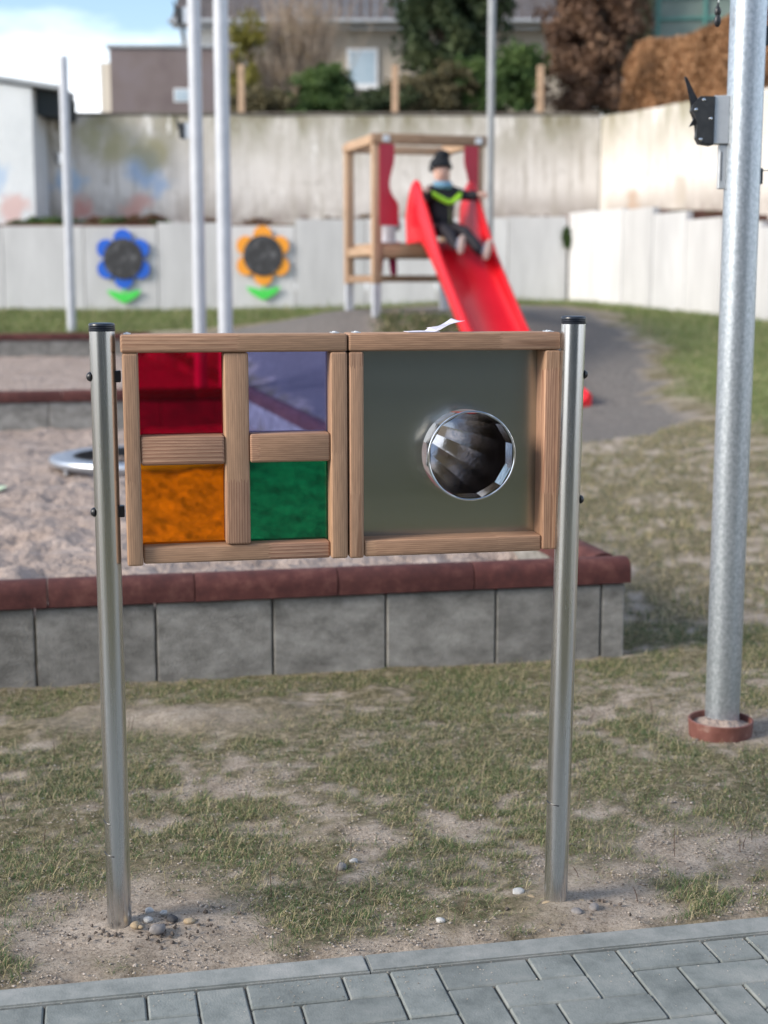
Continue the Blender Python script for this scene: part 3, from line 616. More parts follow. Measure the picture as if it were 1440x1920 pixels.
# folded paper left on the top rail
PAPER = M('paper', [(.62, .60, .70), (.74, .72, .80)], 8, .8)
pr = empty('folded_paper', 'folded printed paper lying on top of the wooden rail', 'paper', tuple(pp.matrix_basis @ Vector((.67, .03, 1.3995))), TH)
nx, ny = 14, 6; V = []; 
def pz(u, v): return .001+.001*math.sin(u*60) + (.0 if u < .045 else (u-.045)*.40+.004*math.sin((u-.045)*70+v*40))
for j in range(ny+1):
    for i in range(nx+1):
        u = .115*i/nx; v = .06*j/ny - .02; sk = .012*math.sin(u*26)*(v+.02)/.06; V.append((u-.3*(v)*(u > .05), v+sk, pz(u, v)))
F = [(j*(nx+1)+i, j*(nx+1)+i+1, (j+1)*(nx+1)+i+1, (j+1)*(nx+1)+i) for j in range(ny) for i in range(nx)]
me = np_mesh('sheet', V, F, smooth=True); sh = link('sheet', me, PAPER, pr); sm = sh.modifiers.new('s', 'SOLIDIFY'); sm.thickness = .0006
obj('under_sheet', B(-.012, .062, -.022, .036, .0, .0012), PAPER, pr)
bm = bmesh.new()
for j in range(6):
    for i in range(9):
        u = .052+.006*i; v = -.015+.007*j
        if random.random() < .2: continue
        z = pz(u, v)+.0009; zb = pz(u+.0045, v)+.0009; a = bm.verts.new((u-.3*v, v, z)); b = bm.verts.new((u+.0045-.3*v, v, zb)); c = bm.verts.new((u+.0045-.3*v, v+.0022, zb)); d_ = bm.verts.new((u-.3*v, v+.0022, z)); bm.faces.new((a, b, c, d_))
obj('print', bm, M('print_ink', [(.05, .05, .12), (.08, .08, .16)], 20, .8), sh, smooth=0)

# ---------------------------------------------------------------- galvanised pole with winch and collar ring
def winch(parent, px, py, pz, r, side=-1, full=True):
    """cable winch on the pole: local coords of parent; side -1 = left"""
    e_ = obj('winch_plate', B(px+side*(r+.046), px+side*(r-.004), py-.022, py+.022, pz-.075, pz+.075, bev=.002), ZINC, parent)
    bm = bmesh.new()
    pts = [(0, .072), (-.045, .072), (-.070, .045), (-.072, .028), (-.058, .010), (-.050, -.02), (-.055, -.055), (-.045, -.074), (-.010, -.080), (0, -.078)]
    prism(bm, [(px+side*(r+.044)-side*-1*x*1.0 if side > 0 else px-(r+.044)+x, pz+z) for x, z in pts], py-.03, py+.02, .004)
    obj('winch_body', bm, DKGREY, parent)
    hx0 = px+side*(r+.095)
    bm = bmesh.new(); prism(bm, [(hx0-side*.004, pz+.055), (hx0+side*.020, pz+.030), (hx0+side*.026, pz+.075), (hx0+side*.044, pz+.128), (hx0+side*.0425, pz+.136), (hx0+side*.036, pz+.130), (hx0+side*.010, pz+.080)], py-.012, py, .002)
    obj('winch_lever', bm, BLACK, parent)
    if full:
        bm = bmesh.new(); prism(bm, [(hx0+side*.010, pz+.008), (hx0+side*.026, pz-.022), (hx0+side*.0, pz-.012)], py-.012, py, .001); obj('pawl', bm, BLACK, parent)
        for dx, dz in ((-.036, .060), (-.060, .030), (-.012, .002), (-.042, -.062)):
            bm = bmesh.new(); lathe(bm, [(0, .004), (.004, .003), (.006, 0)], 14); obj('bolt', bm, CHROME, parent, (px-(r+.044)+dx, py-.030, pz+dz), (R(90), 0, 0))
        obj('cable_guard', B(px+side*(r+.022), px+side*(r-.002), py-.012, py+.012, pz-.215, pz-.076, bev=.002), ZINC, parent)
        obj('guard_slot', B(px+side*(r+.0150), px+side*(r+.0130), py-.0135, py-.0125, pz-.19, pz-.10), DKGREY, parent)
PX, PYY = 1.153, 4.745
gp = empty('steel_pole', 'thick galvanised pole at the right edge standing in a terracotta ring', 'pole', (PX, PYY, 0))
sh_ = obj('shaft', T([(0, 0, -.1), (0, 0, 4.6)], .0575, 64), GALV, gp)
winch(gp, 0, 0, 2.03, .0575)
obj('side_bracket', B(.05, .064, -.012, .012, 1.83, 1.88, bev=.002), DKGREY, gp)
obj('side_hook', B(.05, .066, -.012, .012, 2.26, 2.32, bev=.003), DKGREY, gp)
obj('wire', T([(.06, 0, 1.873), (.45, .1, 1.89)], .0015, 6), DKGREY, gp)
obj('eye_bracket', T([(-.05, 0, 2.435), (-.085, 0, 2.42), (-.115, 0, 2.43)], .004, 8), ZINC, gp)
bm = bmesh.new(); sph(bm, (0, 0, .018), .013, (.8, .7, 1.3)); sph(bm, (0, 0, -.010), .013, (.85, .7, 1.5)); tube(bm, [(0, 0, .045), (0, 0, 0)], [.003, .008], 10)
tg = empty('cord_toggle', 'black cord toggle hanging beside the top of the thick pole', 'toggle', (PX-.098, PYY-.005, 2.345)); obj('toggle_body', bm, BLACK, tg); obj('cord', T([(0, 0, .03), (.003, 0, .085)], .0012, 6), ZINC, tg)
rg = empty('collar_ring', 'worn terracotta plastic ring filled with sand round the foot of the thick pole', 'ring', (PX-.012, PYY-.03, 0))
bm = bmesh.new(); lathe(bm, [(.098, .0), (.104, .0), (.108, .05), (.109, .056), (.106, .059), (.101, .058), (.099, .05), (.096, 0)], 56); obj('ring_wall', bm, TERRA, rg)
bm = bmesh.new(); prof = [(.0, .06), (.05, .058), (.07, .045), (.099, .036)]; lathe(bm, prof, 40)
for v in bm.verts: v.co.z += .008*noise.noise(v.co*40)
obj('sand_fill', bm, SAND, rg)

# ---------------------------------------------------------------- sail masts at the back
def mast(lab, x, y, zb, zt, r, m, wz=None, group='pale sail masts behind the panel'):
    e_ = empty('steel_pole', lab, 'pole', (x, y, 0), group=group)
    obj('shaft', T([(0, 0, zb-.2), (0, 0, zt)], r, 32), m, e_)
    for z in wz or []: winch(e_, 0, 0, z, r, full=False)
    return e_
mast('shorter pale pole at the left in front of the painted blue flower wall', -4.71, 21.9, .85, 4.86, .068, GALVF, [3.40])
mast('left pole of the tall pair, with a black winch halfway up', -1.80, 14.2, .5, 6.5, .063, GALVF, [2.99, 4.05])
mast('right pole of the tall pair left of the slide tower', -1.515, 13.9, .5, 6.5, .069, GALVF)
mast('thin dull grey pole rising behind the slide tower', 1.475, 20.5, 1.1, 7, .052, GREYP)

# ---------------------------------------------------------------- steel ring in the sand, scrap
dr = empty('steel_ring_table', 'round low steel ring on short legs standing in the sand left of the panel', 'ring seat', (-1.70, 10.15, .24))
DISC = M('satin_disc_steel', [(.42, .45, .50), (.52, .55, .60)], 12, .42, .8)
bm = bmesh.new(); pf = [(.50, .095), (.62, .098), (.652, .090), (.66, .072), (.652, .045), (.62, .035), (.52, .035), (.495, .05), (.49, .08), (.50, .095)]; lathe(bm, pf, 72); obj('ring_top', bm, DISC, dr)
bm = bmesh.new(); lathe(bm, [(.488, .10), (.488, .03), (.480, .03), (.480, .10), (.488, .10)], 64); obj('inner_shade_band', bm, DKGREY, dr)  # shade on the ring's inner edge, put in as a dark grey band
for k in range(6):
    a = R(215+60*k); obj('leg', T([(.585*math.cos(a), .585*math.sin(a), -.25), (.585*math.cos(a), .585*math.sin(a), .05)], .019, 14), DISC, dr)
bm = bmesh.new(); sph(bm, (0, 0, 0), .065, (1.35, .8, .12), 24, 8)
tag(obj('plastic_scrap', bm, M('pale_green_plastic', [(.45, .55, .38), (.55, .64, .46)], 8, .5), None, (-2.40, 8.75, .275), (R(8), R(-14), R(20))), 'pale green flat scrap lying on the sand at the left edge', 'scrap')

# ---------------------------------------------------------------- slide and tower
TA = R(17); TX = Vector((math.cos(TA), math.sin(TA), 0)); TYv = Vector((-math.sin(TA), math.cos(TA), 0))
tw = empty('climbing_tower', 'wooden climbing tower with dark red side panels holding the slide', 'climbing tower', (-.085, 16.2, 1.2), TA)
WL = 1.19; DP = 1.12; pw = .1
def tb_(name, x0, x1, y0, y1, z0, z1, m=LARCH2, bev=.006):
    vert = (z1-z0) > max(x1-x0, y1-y0); yl = (y1-y0) > (x1-x0) and not vert
    if vert: L_, a, b = z1-z0, x1-x0, y1-y0
    elif yl: L_, a, b = y1-y0, x1-x0, z1-z0
    else: L_, a, b = x1-x0, z1-z0, y1-y0
    bm = bmesh.new()
    if vert: box(bm, -L_/2, L_/2, -b/2, b/2, -a/2, a/2, bev, 2); rot = (0, R(-90), 0)
    elif yl: box(bm, -L_/2, L_/2, -a/2, a/2, -b/2, b/2, bev, 2); rot = (0, 0, R(90))
    else: box(bm, -L_/2, L_/2, -b/2, b/2, -a/2, a/2, bev, 2); rot = (0, 0, 0)
    return obj(name, bm, m, tw, ((x0+x1)/2, (y0+y1)/2, (z0+z1)/2), rot)
for px_, py_ in ((0, 0), (WL, 0), (0, DP), (WL, DP)):
    tb_('post', px_-pw/2, px_+pw/2, py_-pw/2, py_+pw/2, .35, 1.86)
    obj('post_foot', B(px_-.045, px_+.045, py_-.045, py_+.045, -.2, .349, bev=.004), GALVF, tw)
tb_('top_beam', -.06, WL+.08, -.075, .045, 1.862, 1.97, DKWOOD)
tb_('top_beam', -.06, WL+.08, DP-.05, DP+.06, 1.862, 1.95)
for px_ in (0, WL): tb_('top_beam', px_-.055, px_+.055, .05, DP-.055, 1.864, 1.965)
for x in (.09, WL-.02):
    obj('bracket', B(x-.04, x+.04, -.083, -.0755, 1.88, 1.95, bev=.002), ZINC, tw)
for i in range(8): tb_('deck_board', .052, WL-.052, .02+i*.135, .02+i*.135+.128, .765, .80)
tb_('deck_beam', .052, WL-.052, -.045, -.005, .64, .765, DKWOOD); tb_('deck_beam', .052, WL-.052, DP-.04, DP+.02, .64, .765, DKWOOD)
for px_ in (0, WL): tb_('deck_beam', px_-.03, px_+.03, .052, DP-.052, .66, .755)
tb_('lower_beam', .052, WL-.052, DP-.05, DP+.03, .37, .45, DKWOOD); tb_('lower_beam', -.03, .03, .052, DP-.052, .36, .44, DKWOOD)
def side_panel(pts, lab):
    bm = bmesh.new(); prism(bm, pts, -.072, -.052, .003); o = obj('side_panel', bm, REDH, tw); return o
def curve(pts, n=5):
    out = []
    for i in range(len(pts)-1):
        p0 = pts[max(i-1, 0)]; p1 = pts[i]; p2_ = pts[i+1]; p3_ = pts[min(i+2, len(pts)-1)]
        for k in range(n):
            t = k/n; out.append(tuple(.5*((2*b)+(-a+c)*t+(2*a-5*b+4*c-d)*t*t+(-a+3*b-3*c+d)*t**3) for a, b, c, d in zip(p0, p1, p2_, p3_)))
    return out+[pts[-1]]
edge = curve([(.185, 1.86), (.185, 1.68), (.155, 1.56), (.130, 1.42), (.165, 1.31), (.23, 1.22), (.235, 1.10), (.235, .98)])
side_panel([(.02, .98), (.02, 1.86)]+edge, None)
side_panel([(WL-.02, .98), (WL-.02, 1.86)]+[(WL-x, z) for x, z in edge], None)
# slide
SA = TA+R(3.8)
sd = empty('slide', 'bright red plastic slide with high rounded shoulders coming off the tower', 'slide', (.53, 16.4, .3), SA)     # local -y runs down the slide
def lerp(tab, s):
    for (a, za), (b, zb) in zip(tab, tab[1:]):
        if s <= b: t = (s-a)/(b-a); t = max(0, t); return za+(zb-za)*t
    return tab[-1][1]
FL = [(.1, 2.02), (.5, 2.0), (.75, 1.88), (1.0, 1.66), (1.75, .98), (2.25, .60), (2.6, .46), (2.8, .43), (3.12, .42)]
RM = [(.1, 2.30), (.16, 2.50), (.24, 2.62), (.33, 2.665), (.42, 2.63), (.52, 2.50), (.7, 2.27), (1.0, 1.88), (1.75, 1.13), (2.25, .76), (2.6, .63), (2.85, .58), (3.05, .555), (3.12, .52)]
BT = [(.1, 1.98), (.5, 2.0), (.62, 1.94), (1.0, 1.62), (1.75, .92), (2.25, .54), (2.6, .40), (3.12, .37)]
hw = .35; bm = bmesh.new(); rings = []
ss = list(np.concatenate([np.arange(.1, .6, .04), np.arange(.6, 3.08, .08), [3.08, 3.12]]))
for s in ss:
    f, r_, b_ = lerp(FL, s)-.3, lerp(RM, s)-.3, lerp(BT, s)-.3; tk = .055; h = r_-f
    pr_ = [(-hw+.01, b_), (-hw, r_-.03), (-hw+.012, r_-.008), (-hw+tk/2, r_), (-hw+tk-.01, r_-.008), (-hw+tk, r_-.03), (-hw+tk+.012, f+min(.09, h*.4)), (-hw+tk+.035, f+.03), (-hw+tk+.09, f), (0, f-.004)]
    pr_ += [(-x, z) for x, z in pr_[-2::-1]] + [(hw-.09, b_), (-hw+.09, b_)]
    rings.append([bm.verts.new((x, -s, z)) for x, z in pr_])
n = len(rings[0])
for a, b in zip(rings, rings[1:]):
    for k in range(n): bm.faces.new((a[k], b[k], b[(k+1) % n], a[(k+1) % n]))
bm.faces.new(rings[0]); bm.faces.new(rings[-1][::-1])
obj('chute', bm, REDP, sd, smooth=50)
for s_ in (-1, 1):
    obj('end_support', B(s_*.2-.03, s_*.2+.03, -3.02, -2.96, -.2, .10), GREYP, sd)

# ---------------------------------------------------------------- children
def skin(name, joints, edges, m, parent, lev=2):
    me = bpy.data.meshes.new(name); bm = bmesh.new(); ly = bm.verts.layers.skin.verify(); vs = []
    for i, (p, r) in enumerate(joints):
        v = bm.verts.new(p); v[ly].radius = (r, r) if not isinstance(r, tuple) else r; v[ly].use_root = (i == 0); vs.append(v)
    for a, b in edges: bm.edges.new((vs[a], vs[b]))
    bm.to_mesh(me); bm.free(); o = bpy.data.objects.new(name, me); C.objects.link(o)
    o.modifiers.new('k', 'SKIN'); q = o.modifiers.new('s', 'SUBSURF'); q.levels = q.render_levels = lev
    dg = bpy.context.evaluated_depsgraph_get(); dg.update(); nm = bpy.data.meshes.new_from_object(o.evaluated_get(dg)); C.objects.unlink(o); bpy.data.objects.remove(o)
    nm.name = name; nm.shade_smooth(); nm.materials.clear(); return link(name, nm, m, parent)
SKIN = M('skin', [(.58, .34, .26), (.68, .43, .35)], 6, .55)
SUIT = M('dark_snowsuit', [(.008, .007, .012), (.018, .015, .022)], 14, .75, bump=.4)
NEON = M('neon_collar', [(.36, .72, .02), (.45, .80, .04)], 8, .7)
SCARF = M('blue_scarf', [(.10, .22, .34), (.20, .36, .48)], 20, .9)
HAT = M('black_wool', [(.006, .008, .011), (.016, .019, .024)], 60, .95, bump=.6)
SHOE = M('shoe_upper', [(.12, .16, .25), (.30, .30, .34)], 20, .6); SOLE = M('shoe_sole', [(.42, .30, .27), (.52, .42, .38)], 20, .7)
def hand(j, e, base, wrist, palm, dirf, r, rp):
    """adds palm and five short curled fingers"""
    p = len(j); j.append((tuple(palm), rp)); e.append((base, p)); d_ = Vector(dirf).normalized(); side = d_.cross(Vector((0, -1, 0))).normalized()
    for k, ln in enumerate((.020, .024, .023, .018)):
        q = Vector(palm)+side*(k-1.5)*.011+d_*.012; a = len(j); j.append((tuple(q), r)); e.append((p, a)); j.append((tuple(q+d_*ln*.6), r)); e.append((a, a+1)); j.append((tuple(q+d_*ln*.9+Vector((0, .002, -ln*.6))), r*.85)); e.append((a+1, a+2))
    q = Vector(palm)+side*-.022; a = len(j); j.append((tuple(q), r)); e.append((p, a)); j.append((tuple(q+d_*.016), r*.9)); e.append((a, a+1))
# child on the slide: slide-local coordinates; -y is downhill (towards the viewer)
ch = empty('person', 'child in black snowsuit with neon green collar and bobble hat on the red slide', 'person', tuple((sd.matrix_basis) @ Vector((-.075, -.50, 1.72))), SA+R(2)); ch.scale = (1.34, 1.34, 1.34)
P_ = dict(pel=(0, 0, .09), wai=(0, .02, .19), che=(0, .03, .31), nek=(-.005, .02, .425), hd=(-.015, 0, .52), hdt=(-.02, .005, .60),
          sl=(-.095, .02, .385), el=(-.165, -.05, .33), wl=(-.205, -.16, .39), sr=(.095, .02, .385), er=(.20, -.02, .345), wr=(.275, -.09, .36),
          hl=(-.06, -.01, .085), kl=(-.07, -.22, .06), al=(-.05, -.40, -.085), tl=(-.055, -.44, -.03),
          hr=(.06, -.01, .085), kr=(.08, -.23, .055), ar=(.145, -.45, -.13), tr=(.16, -.49, -.06))
ks = list(P_); rad = dict(pel=.085, wai=.075, che=.085, nek=.035, hd=.075, hdt=.06, sl=.038, el=.026, wl=.018, sr=.038, er=.026, wr=.018, hl=.052, kl=.036, al=.024, tl=.018, hr=.052, kr=.036, ar=.024, tr=.018)
J_ = [(P_[k], rad[k]) for k in ks]
E_ = [(ks.index(a), ks.index(b)) for a, b in (('pel', 'wai'), ('wai', 'che'), ('che', 'nek'), ('nek', 'hd'), ('hd', 'hdt'), ('che', 'sl'), ('sl', 'el'), ('el', 'wl'), ('che', 'sr'), ('sr', 'er'), ('er', 'wr'), ('pel', 'hl'), ('hl', 'kl'), ('kl', 'al'), ('al', 'tl'), ('pel', 'hr'), ('hr', 'kr'), ('kr', 'ar'), ('ar', 'tr'))]
hand(J_, E_, ks.index('wl'), None, Vector(P_['wl'])+Vector((-.028, -.03, -.002)), (-.5, -.6, -.3), .0065, .018)
hand(J_, E_, ks.index('wr'), None, Vector(P_['wr'])+Vector((.033, -.02, .0)), (.7, -.3, -.3), .0065, .018)
bd = skin('body', J_, E_, SKIN, ch)
# face: nose, ears, eyes, mouth (turned a little to the child's right)
fm = Matrix.Translation(P_['hd']) @ Matrix.Rotation(R(-22), 4, 'Z')
bm = bmesh.new(); sph(bm, fm @ Vector((0, -.073, -.005)), .011, (1, 1, 1.2)); obj('nose', bm, SKIN, bd)
for q in (-1, 1):
    bm = bmesh.new(); sph(bm, fm @ Vector((q*.027, -.066, .016)), .008, (1.1, .6, .9)); obj('eye', bm, M('eye_dark', [(.02, .015, .012), (.04, .03, .02)], 9, .3), bd)
bm = bmesh.new(); tube(bm, [fm @ Vector(v) for v in ((-.02, -.066, -.033), (0, -.072, -.037), (.02, -.066, -.033))], .0035, 6); obj('mouth', bm, M('lips', [(.42, .14, .12), (.5, .2, .17)], 9, .5), bd)
def sub(keys, edges_, add, m, name, parent=ch, ext=()):
    jj = [(P_[k], rad[k]+add) for k in keys]+list(ext); return skin(name, jj, edges_, m, parent)
kk = ['pel', 'wai', 'che', 'sl', 'el', 'wl', 'sr', 'er', 'wr', 'hl', 'kl', 'al', 'hr', 'kr', 'ar']
ee = [(kk.index(a), kk.index(b)) for a, b in (('pel', 'wai'), ('wai', 'che'), ('che', 'sl'), ('sl', 'el'), ('el', 'wl'), ('che', 'sr'), ('sr', 'er'), ('er', 'wr'), ('pel', 'hl'), ('hl', 'kl'), ('kl', 'al'), ('pel', 'hr'), ('hr', 'kr'), ('kr', 'ar'))]
ee.append((kk.index('che'), len(kk)))
st_ = sub(kk, ee, .017, SUIT, 'snowsuit', ext=[((0, .02, .38), .055)])
for v in st_.data.vertices:
    v.co += v.normal*(.007*noise.noise(v.co*26)+.006*noise.noise(Vector((v.co.x*14, v.co.y*14, v.co.z*60))))
def band(name, pts, r, m, parent, n=10):
    return obj(name, T(pts, r, n), m, parent)
cp = [(-.155, -.02, .375), (-.115, -.065, .350), (-.05, -.105, .310), (0, -.118, .290), (.05, -.105, .305), (.115, -.06, .345), (.145, .0, .375)]
band('neon_collar', curve(cp, 5), .021, NEON, st_)
bm = bmesh.new(); tube(bm, curve([(0, -.115, .29), (.012, -.108, .2), (.022, -.092, .12)], 4), .006, 6); obj('zip', bm, M('zip_green', [(.10, .13, .06), (.14, .17, .08)], 8, .7), st_)
bm = bmesh.new(); torus(bm, .050, .030, 28, 10, Matrix.Translation((-.005, -.008, .435)) @ Matrix.Rotation(R(12), 4, 'X')); obj('scarf', bm, SCARF, ch)
bm = bmesh.new(); sph(bm, (-.018, .018, .585), .088, (1, 1, .88), 24, 16)
bmesh.ops.delete(bm, geom=[v for v in bm.verts if v.co.z < .56], context='VERTS')
torus(bm, .084, .013, 32, 8, Matrix.Translation((-.017, .014, .566)) @ Matrix.Rotation(R(-14), 4, 'X'))
ht = obj('knitted_hat', bm, HAT, ch); bm = bmesh.new(); sph(bm, (.000, .02, .662), .062, (1, 1, .75), 20, 14, .004); obj('bobble', bm, HAT, ht)
for s_ in ('l', 'r'):
    a = Vector(P_['a'+s_]); b = Vector(P_['t'+s_])
    o = skin('shoe', [(tuple(a+Vector((0, -.005, -.01))), .034), (tuple(a*.5+b*.5+Vector((0, -.01, 0))), .034), (tuple(b+Vector((0, -.018, .03))), .026)], [(0, 1), (1, 2)], SHOE, ch)
    bm = bmesh.new(); dz = (b-a).normalized(); tube(bm, [a+Vector((0, -.036, -.03)), a*.5+b*.5+Vector((0, -.046, 0)), b+Vector((0, -.044, .045))], [.022, .028, .020], 10); obj('sole', bm, SOLE, o)
# child climbing up at the back of the tower
GREYJ = M('pale_grey_jacket', [(.42, .42, .47), (.55, .55, .60)], 12, .8); MAG = M('magenta_trousers', [(.30, .01, .07), (.42, .02, .11)], 12, .8)
BLUH = M('blue_hat', [(.16, .32, .62), (.24, .42, .72)], 30, .9); YEL = M('yellow_scarf', [(.75, .55, .05), (.85, .65, .1)], 20, .9)
c2 = empty('person', 'child in pale jacket and magenta trousers half hidden behind the tower posts', 'person', tuple(tw.matrix_basis @ Vector((.47, DP-.02, .40))), TA+R(180))
Q = [((0, 0, .42), .075), ((0, .02, .52), .075), ((0, .03, .64), .08), ((0, .01, .75), .035), ((0, -.01, .84), .07), ((0, -.01, .92), .055),
     ((-.10, .03, .70), .036), ((-.15, -.06, .60), .026), ((-.14, -.17, .62), .02), ((.10, .03, .70), .036), ((.15, -.06, .60), .026), ((.14, -.17, .62), .02),
     ((-.06, 0, .38), .05), ((-.08, -.05, .2), .036), ((-.08, .0, .04), .025), ((-.08, -.09, .02), .022), ((.06, 0, .38), .05), ((.09, -.05, .2), .036), ((.10, .0, .04), .025), ((.10, -.09, .02), .022)]
EQ = [(0, 1), (1, 2), (2, 3), (3, 4), (4, 5), (2, 6), (6, 7), (7, 8), (2, 9), (9, 10), (10, 11), (0, 12), (12, 13), (13, 14), (14, 15), (0, 16), (16, 17), (17, 18), (18, 19)]
QQ = list(Q); EE = list(EQ)
hand(QQ, EE, 8, None, (-.14, -.20, .63), (0, -1, -.2), .0065, .018); hand(QQ, EE, 11, None, (.14, -.20, .63), (0, -1, -.2), .0065, .018)
b2 = skin('body', QQ, EE, SKIN, c2)
skin('jacket', [(Q[i][0], Q[i][1]+.018) for i in (1, 2, 6, 7, 8, 9, 10, 11)]+[((0, .0, .43), .098)], [(0, 1), (1, 2), (2, 3), (3, 4), (1, 5), (5, 6), (6, 7), (0, 8)], GREYJ, c2)
skin('trousers', [(Q[i][0], Q[i][1]+.016) for i in (0, 12, 13, 14, 16, 17, 18)], [(0, 1), (1, 2), (2, 3), (0, 4), (4, 5), (5, 6)], MAG, c2)
for i in (14, 18): skin('boot', [(Q[i][0], .036), (Q[i+1][0], .034)], [(0, 1)], MAG, c2)
bm = bmesh.new(); sph(bm, (0, .0, .90), .088, (1, 1, .85), 20, 12); obj('hat', bm, BLUH, c2)
bm = bmesh.new(); torus(bm, .05, .028, 24, 8, Matrix.Translation((0, 0, .765))); obj('scarf', bm, YEL, c2)

# ---------------------------------------------------------------- white retaining walls made of L-shaped slabs
lw = empty('retaining_wall', 'pale concrete slab wall behind the grass strip carrying the two flower boards', 'wall', (0, 25, 0))
xj = -7.66; tops = {}
px_j = [-7.73, -6.52, -5.13, -3.87, -2.62, -1.52, -.31, .9, 2.12, 3.13]
tz = [2.53, 2.54, 2.535, 2.60, 2.545, 2.66, 2.67, 2.68, 2.70]
for i in range(9):
    obj('wall_slab', B(px_j[i]+.006, px_j[i+1]-.006, -.0+random.uniform(-.004, .004), .12, .6, tz[i], bev=.006), CONCF, lw)
rw = empty('retaining_wall', 'stepped pale concrete slab wall running down towards the viewer on the right', 'wall', (3.15, 25, 0), math.atan2(-.95, .3))
tz2 = [2.76, 2.74, 2.71, 2.60, 2.47, 2.37, 2.29, 2.2, 2.1, 2.0, 1.9]
for i in range(11):
    obj('wall_slab', B(i+.007 if i else .0, i+.993, 0+random.uniform(0, .012), .12, .5, tz2[i], bev=.006), CONCF, rw)
obj('terrace', B(-9, 4.0, 25.125, 27.2, 1.6, 2.58), SOIL, smooth=0)['kind'] = 'structure'
o = obj('terrace', B(.0, 11, .125, 1.7, 1.2, 2.2), SOIL, None, (3.15, 25, 0), (0, 0, math.atan2(-.95, .3)), smooth=0); o['kind'] = 'structure'
for i in range(5):
    o = obj('terrace', B(-1.0 if i == 0 else i-.0, i+.99, .126, 1.69, 1.3, tz2[i]-.03-.002*i), SOIL, None, (3.15, 25, 0), (0, 0, math.atan2(-.95, .3)), smooth=0); o['kind'] = 'structure'

# old rendered wall above, with faded paint and damp stains
def oldwall_mat(name, blots, clean=False):
    m, t, p, l = node_mat(name); N = t.nodes.new; tc = N('ShaderNodeTexCoord'); s = N('ShaderNodeSeparateXYZ'); l(tc.outputs['Object'], s.inputs[0])
    def nzz(sc, st=(1, 1, 1), d=8, r=.65):
        mp = N('ShaderNodeMapping'); mp.inputs['Scale'].default_value = st; l(tc.outputs['Object'], mp.inputs[0]); n = N('ShaderNodeTexNoise'); n.inputs['Scale'].default_value = sc; n.inputs['Detail'].default_value = d; n.inputs['Roughness'].default_value = r; l(mp.outputs[0], n.inputs[0]); return n.outputs[0]
    def rmp(x, a, b, c0=(0, 0, 0), c1=(1, 1, 1)):
        r = N('ShaderNodeValToRGB'); e = r.color_ramp.elements; e[0].position = a; e[1].position = b; e[0].color = (*c0, 1); e[1].color = (*c1, 1); l(x, r.inputs[0]); return r.outputs[0]
    def mixc(f, a, b):
        q = N('ShaderNodeMixRGB'); l(f, q.inputs[0])
        for i, v in ((1, a), (2, b)):
            if isinstance(v, tuple): q.inputs[i].default_value = (*v, 1)
            else: l(v, q.inputs[i])
        return q.outputs[0]
    def mul(a, b):
        q = N('ShaderNodeMath'); q.operation = 'MULTIPLY'; l(a, q.inputs[0]); l(b, q.inputs[1]); return q.outputs[0]
    c = rmp(nzz(.8), .3, .7, (.60, .565, .52), (.76, .73, .69))
    def zr(a, b):
        q = N('ShaderNodeMapRange'); q.inputs['From Min'].default_value = a; q.inputs['From Max'].default_value = b; l(s.outputs[2], q.inputs[0]); return q.outputs[0]
    c = mixc(mul(zr(3.6, 4.5), rmp(nzz(1.4, (1, 1, .35)), .38, .58)), c, (.25, .23, .15))            # damp from the coping
    c = mixc(mul(zr(3.3, 2.75), rmp(nzz(1.1, (1, 1, .8)), .40, .56)), c, (.34, .30, .27))            # bare masonry near the foot
    c = mixc(rmp(nzz(2.5, (3, 1, .25)), .50, .70), c, (.42, .385, .33)); c = mixc(rmp(nzz(6, (1, 1, 1)), .58, .74), c, (.36, .33, .29)); c = mixc(rmp(nzz(1.3, (2.2, 1, .6)), .60, .66), c, (.80, .78, .74))
    if clean: c = rmp(nzz(.8), .3, .7, (.60, .62, .63), (.74, .76, .77))
    for bx, bz, br, col in blots:
        vs = N('ShaderNodeVectorMath'); vs.operation = 'DISTANCE'; cb = N('ShaderNodeCombineXYZ'); l(s.outputs[0], cb.inputs[0]); l(s.outputs[2], cb.inputs[2]); l(cb.outputs[0], vs.inputs[0]); vs.inputs[1].default_value = (bx, 0, bz)
        ad = N('ShaderNodeMath'); ad.operation = 'MULTIPLY_ADD'; l(nzz(2.2), ad.inputs[0]); ad.inputs[1].default_value = 1.0; l(vs.outputs['Value'], ad.inputs[2])
        q = N('ShaderNodeMapRange'); q.inputs['From Min'].default_value = .5+br; q.inputs['From Max'].default_value = .5+br*.35; l(ad.outputs[0], q.inputs[0]); q.inputs['To Max'].default_value = .75
        c = mixc(q.outputs[0], c, col)
    l(c, p.inputs['Base Color']); p.inputs['Roughness'].default_value = .95
    b = N('ShaderNodeBump'); b.inputs['Strength'].default_value = .5; b.inputs['Distance'].default_value = .03; l(nzz(7), b.inputs['Height']); l(b.outputs[0], p.inputs['Normal'])
    return m
ow = empty('old_wall', 'tall old whitewashed wall with damp stains and faded blue paint behind the slab wall', 'wall', (0, 27, 0))
bl = [(-4.45, 3.62, .42, (.28, .42, .62)), (-4.1, 3.4, .3, (.34, .48, .68)), (-5.75, 3.45, .35, (.34, .50, .68)), (-6.3, 3.3, .3, (.38, .52, .70)), (-5.55, 2.95, .3, (.62, .26, .22)), (-4.55, 2.98, .32, (.65, .34, .28)), (-4.9, 4.1, .5, (.40, .36, .20)), (-4.2, 3.95, .45, (.38, .34, .18)), (-5.3, 4.2, .4, (.36, .34, .2))]
OWM = oldwall_mat('old_wall_render', bl)
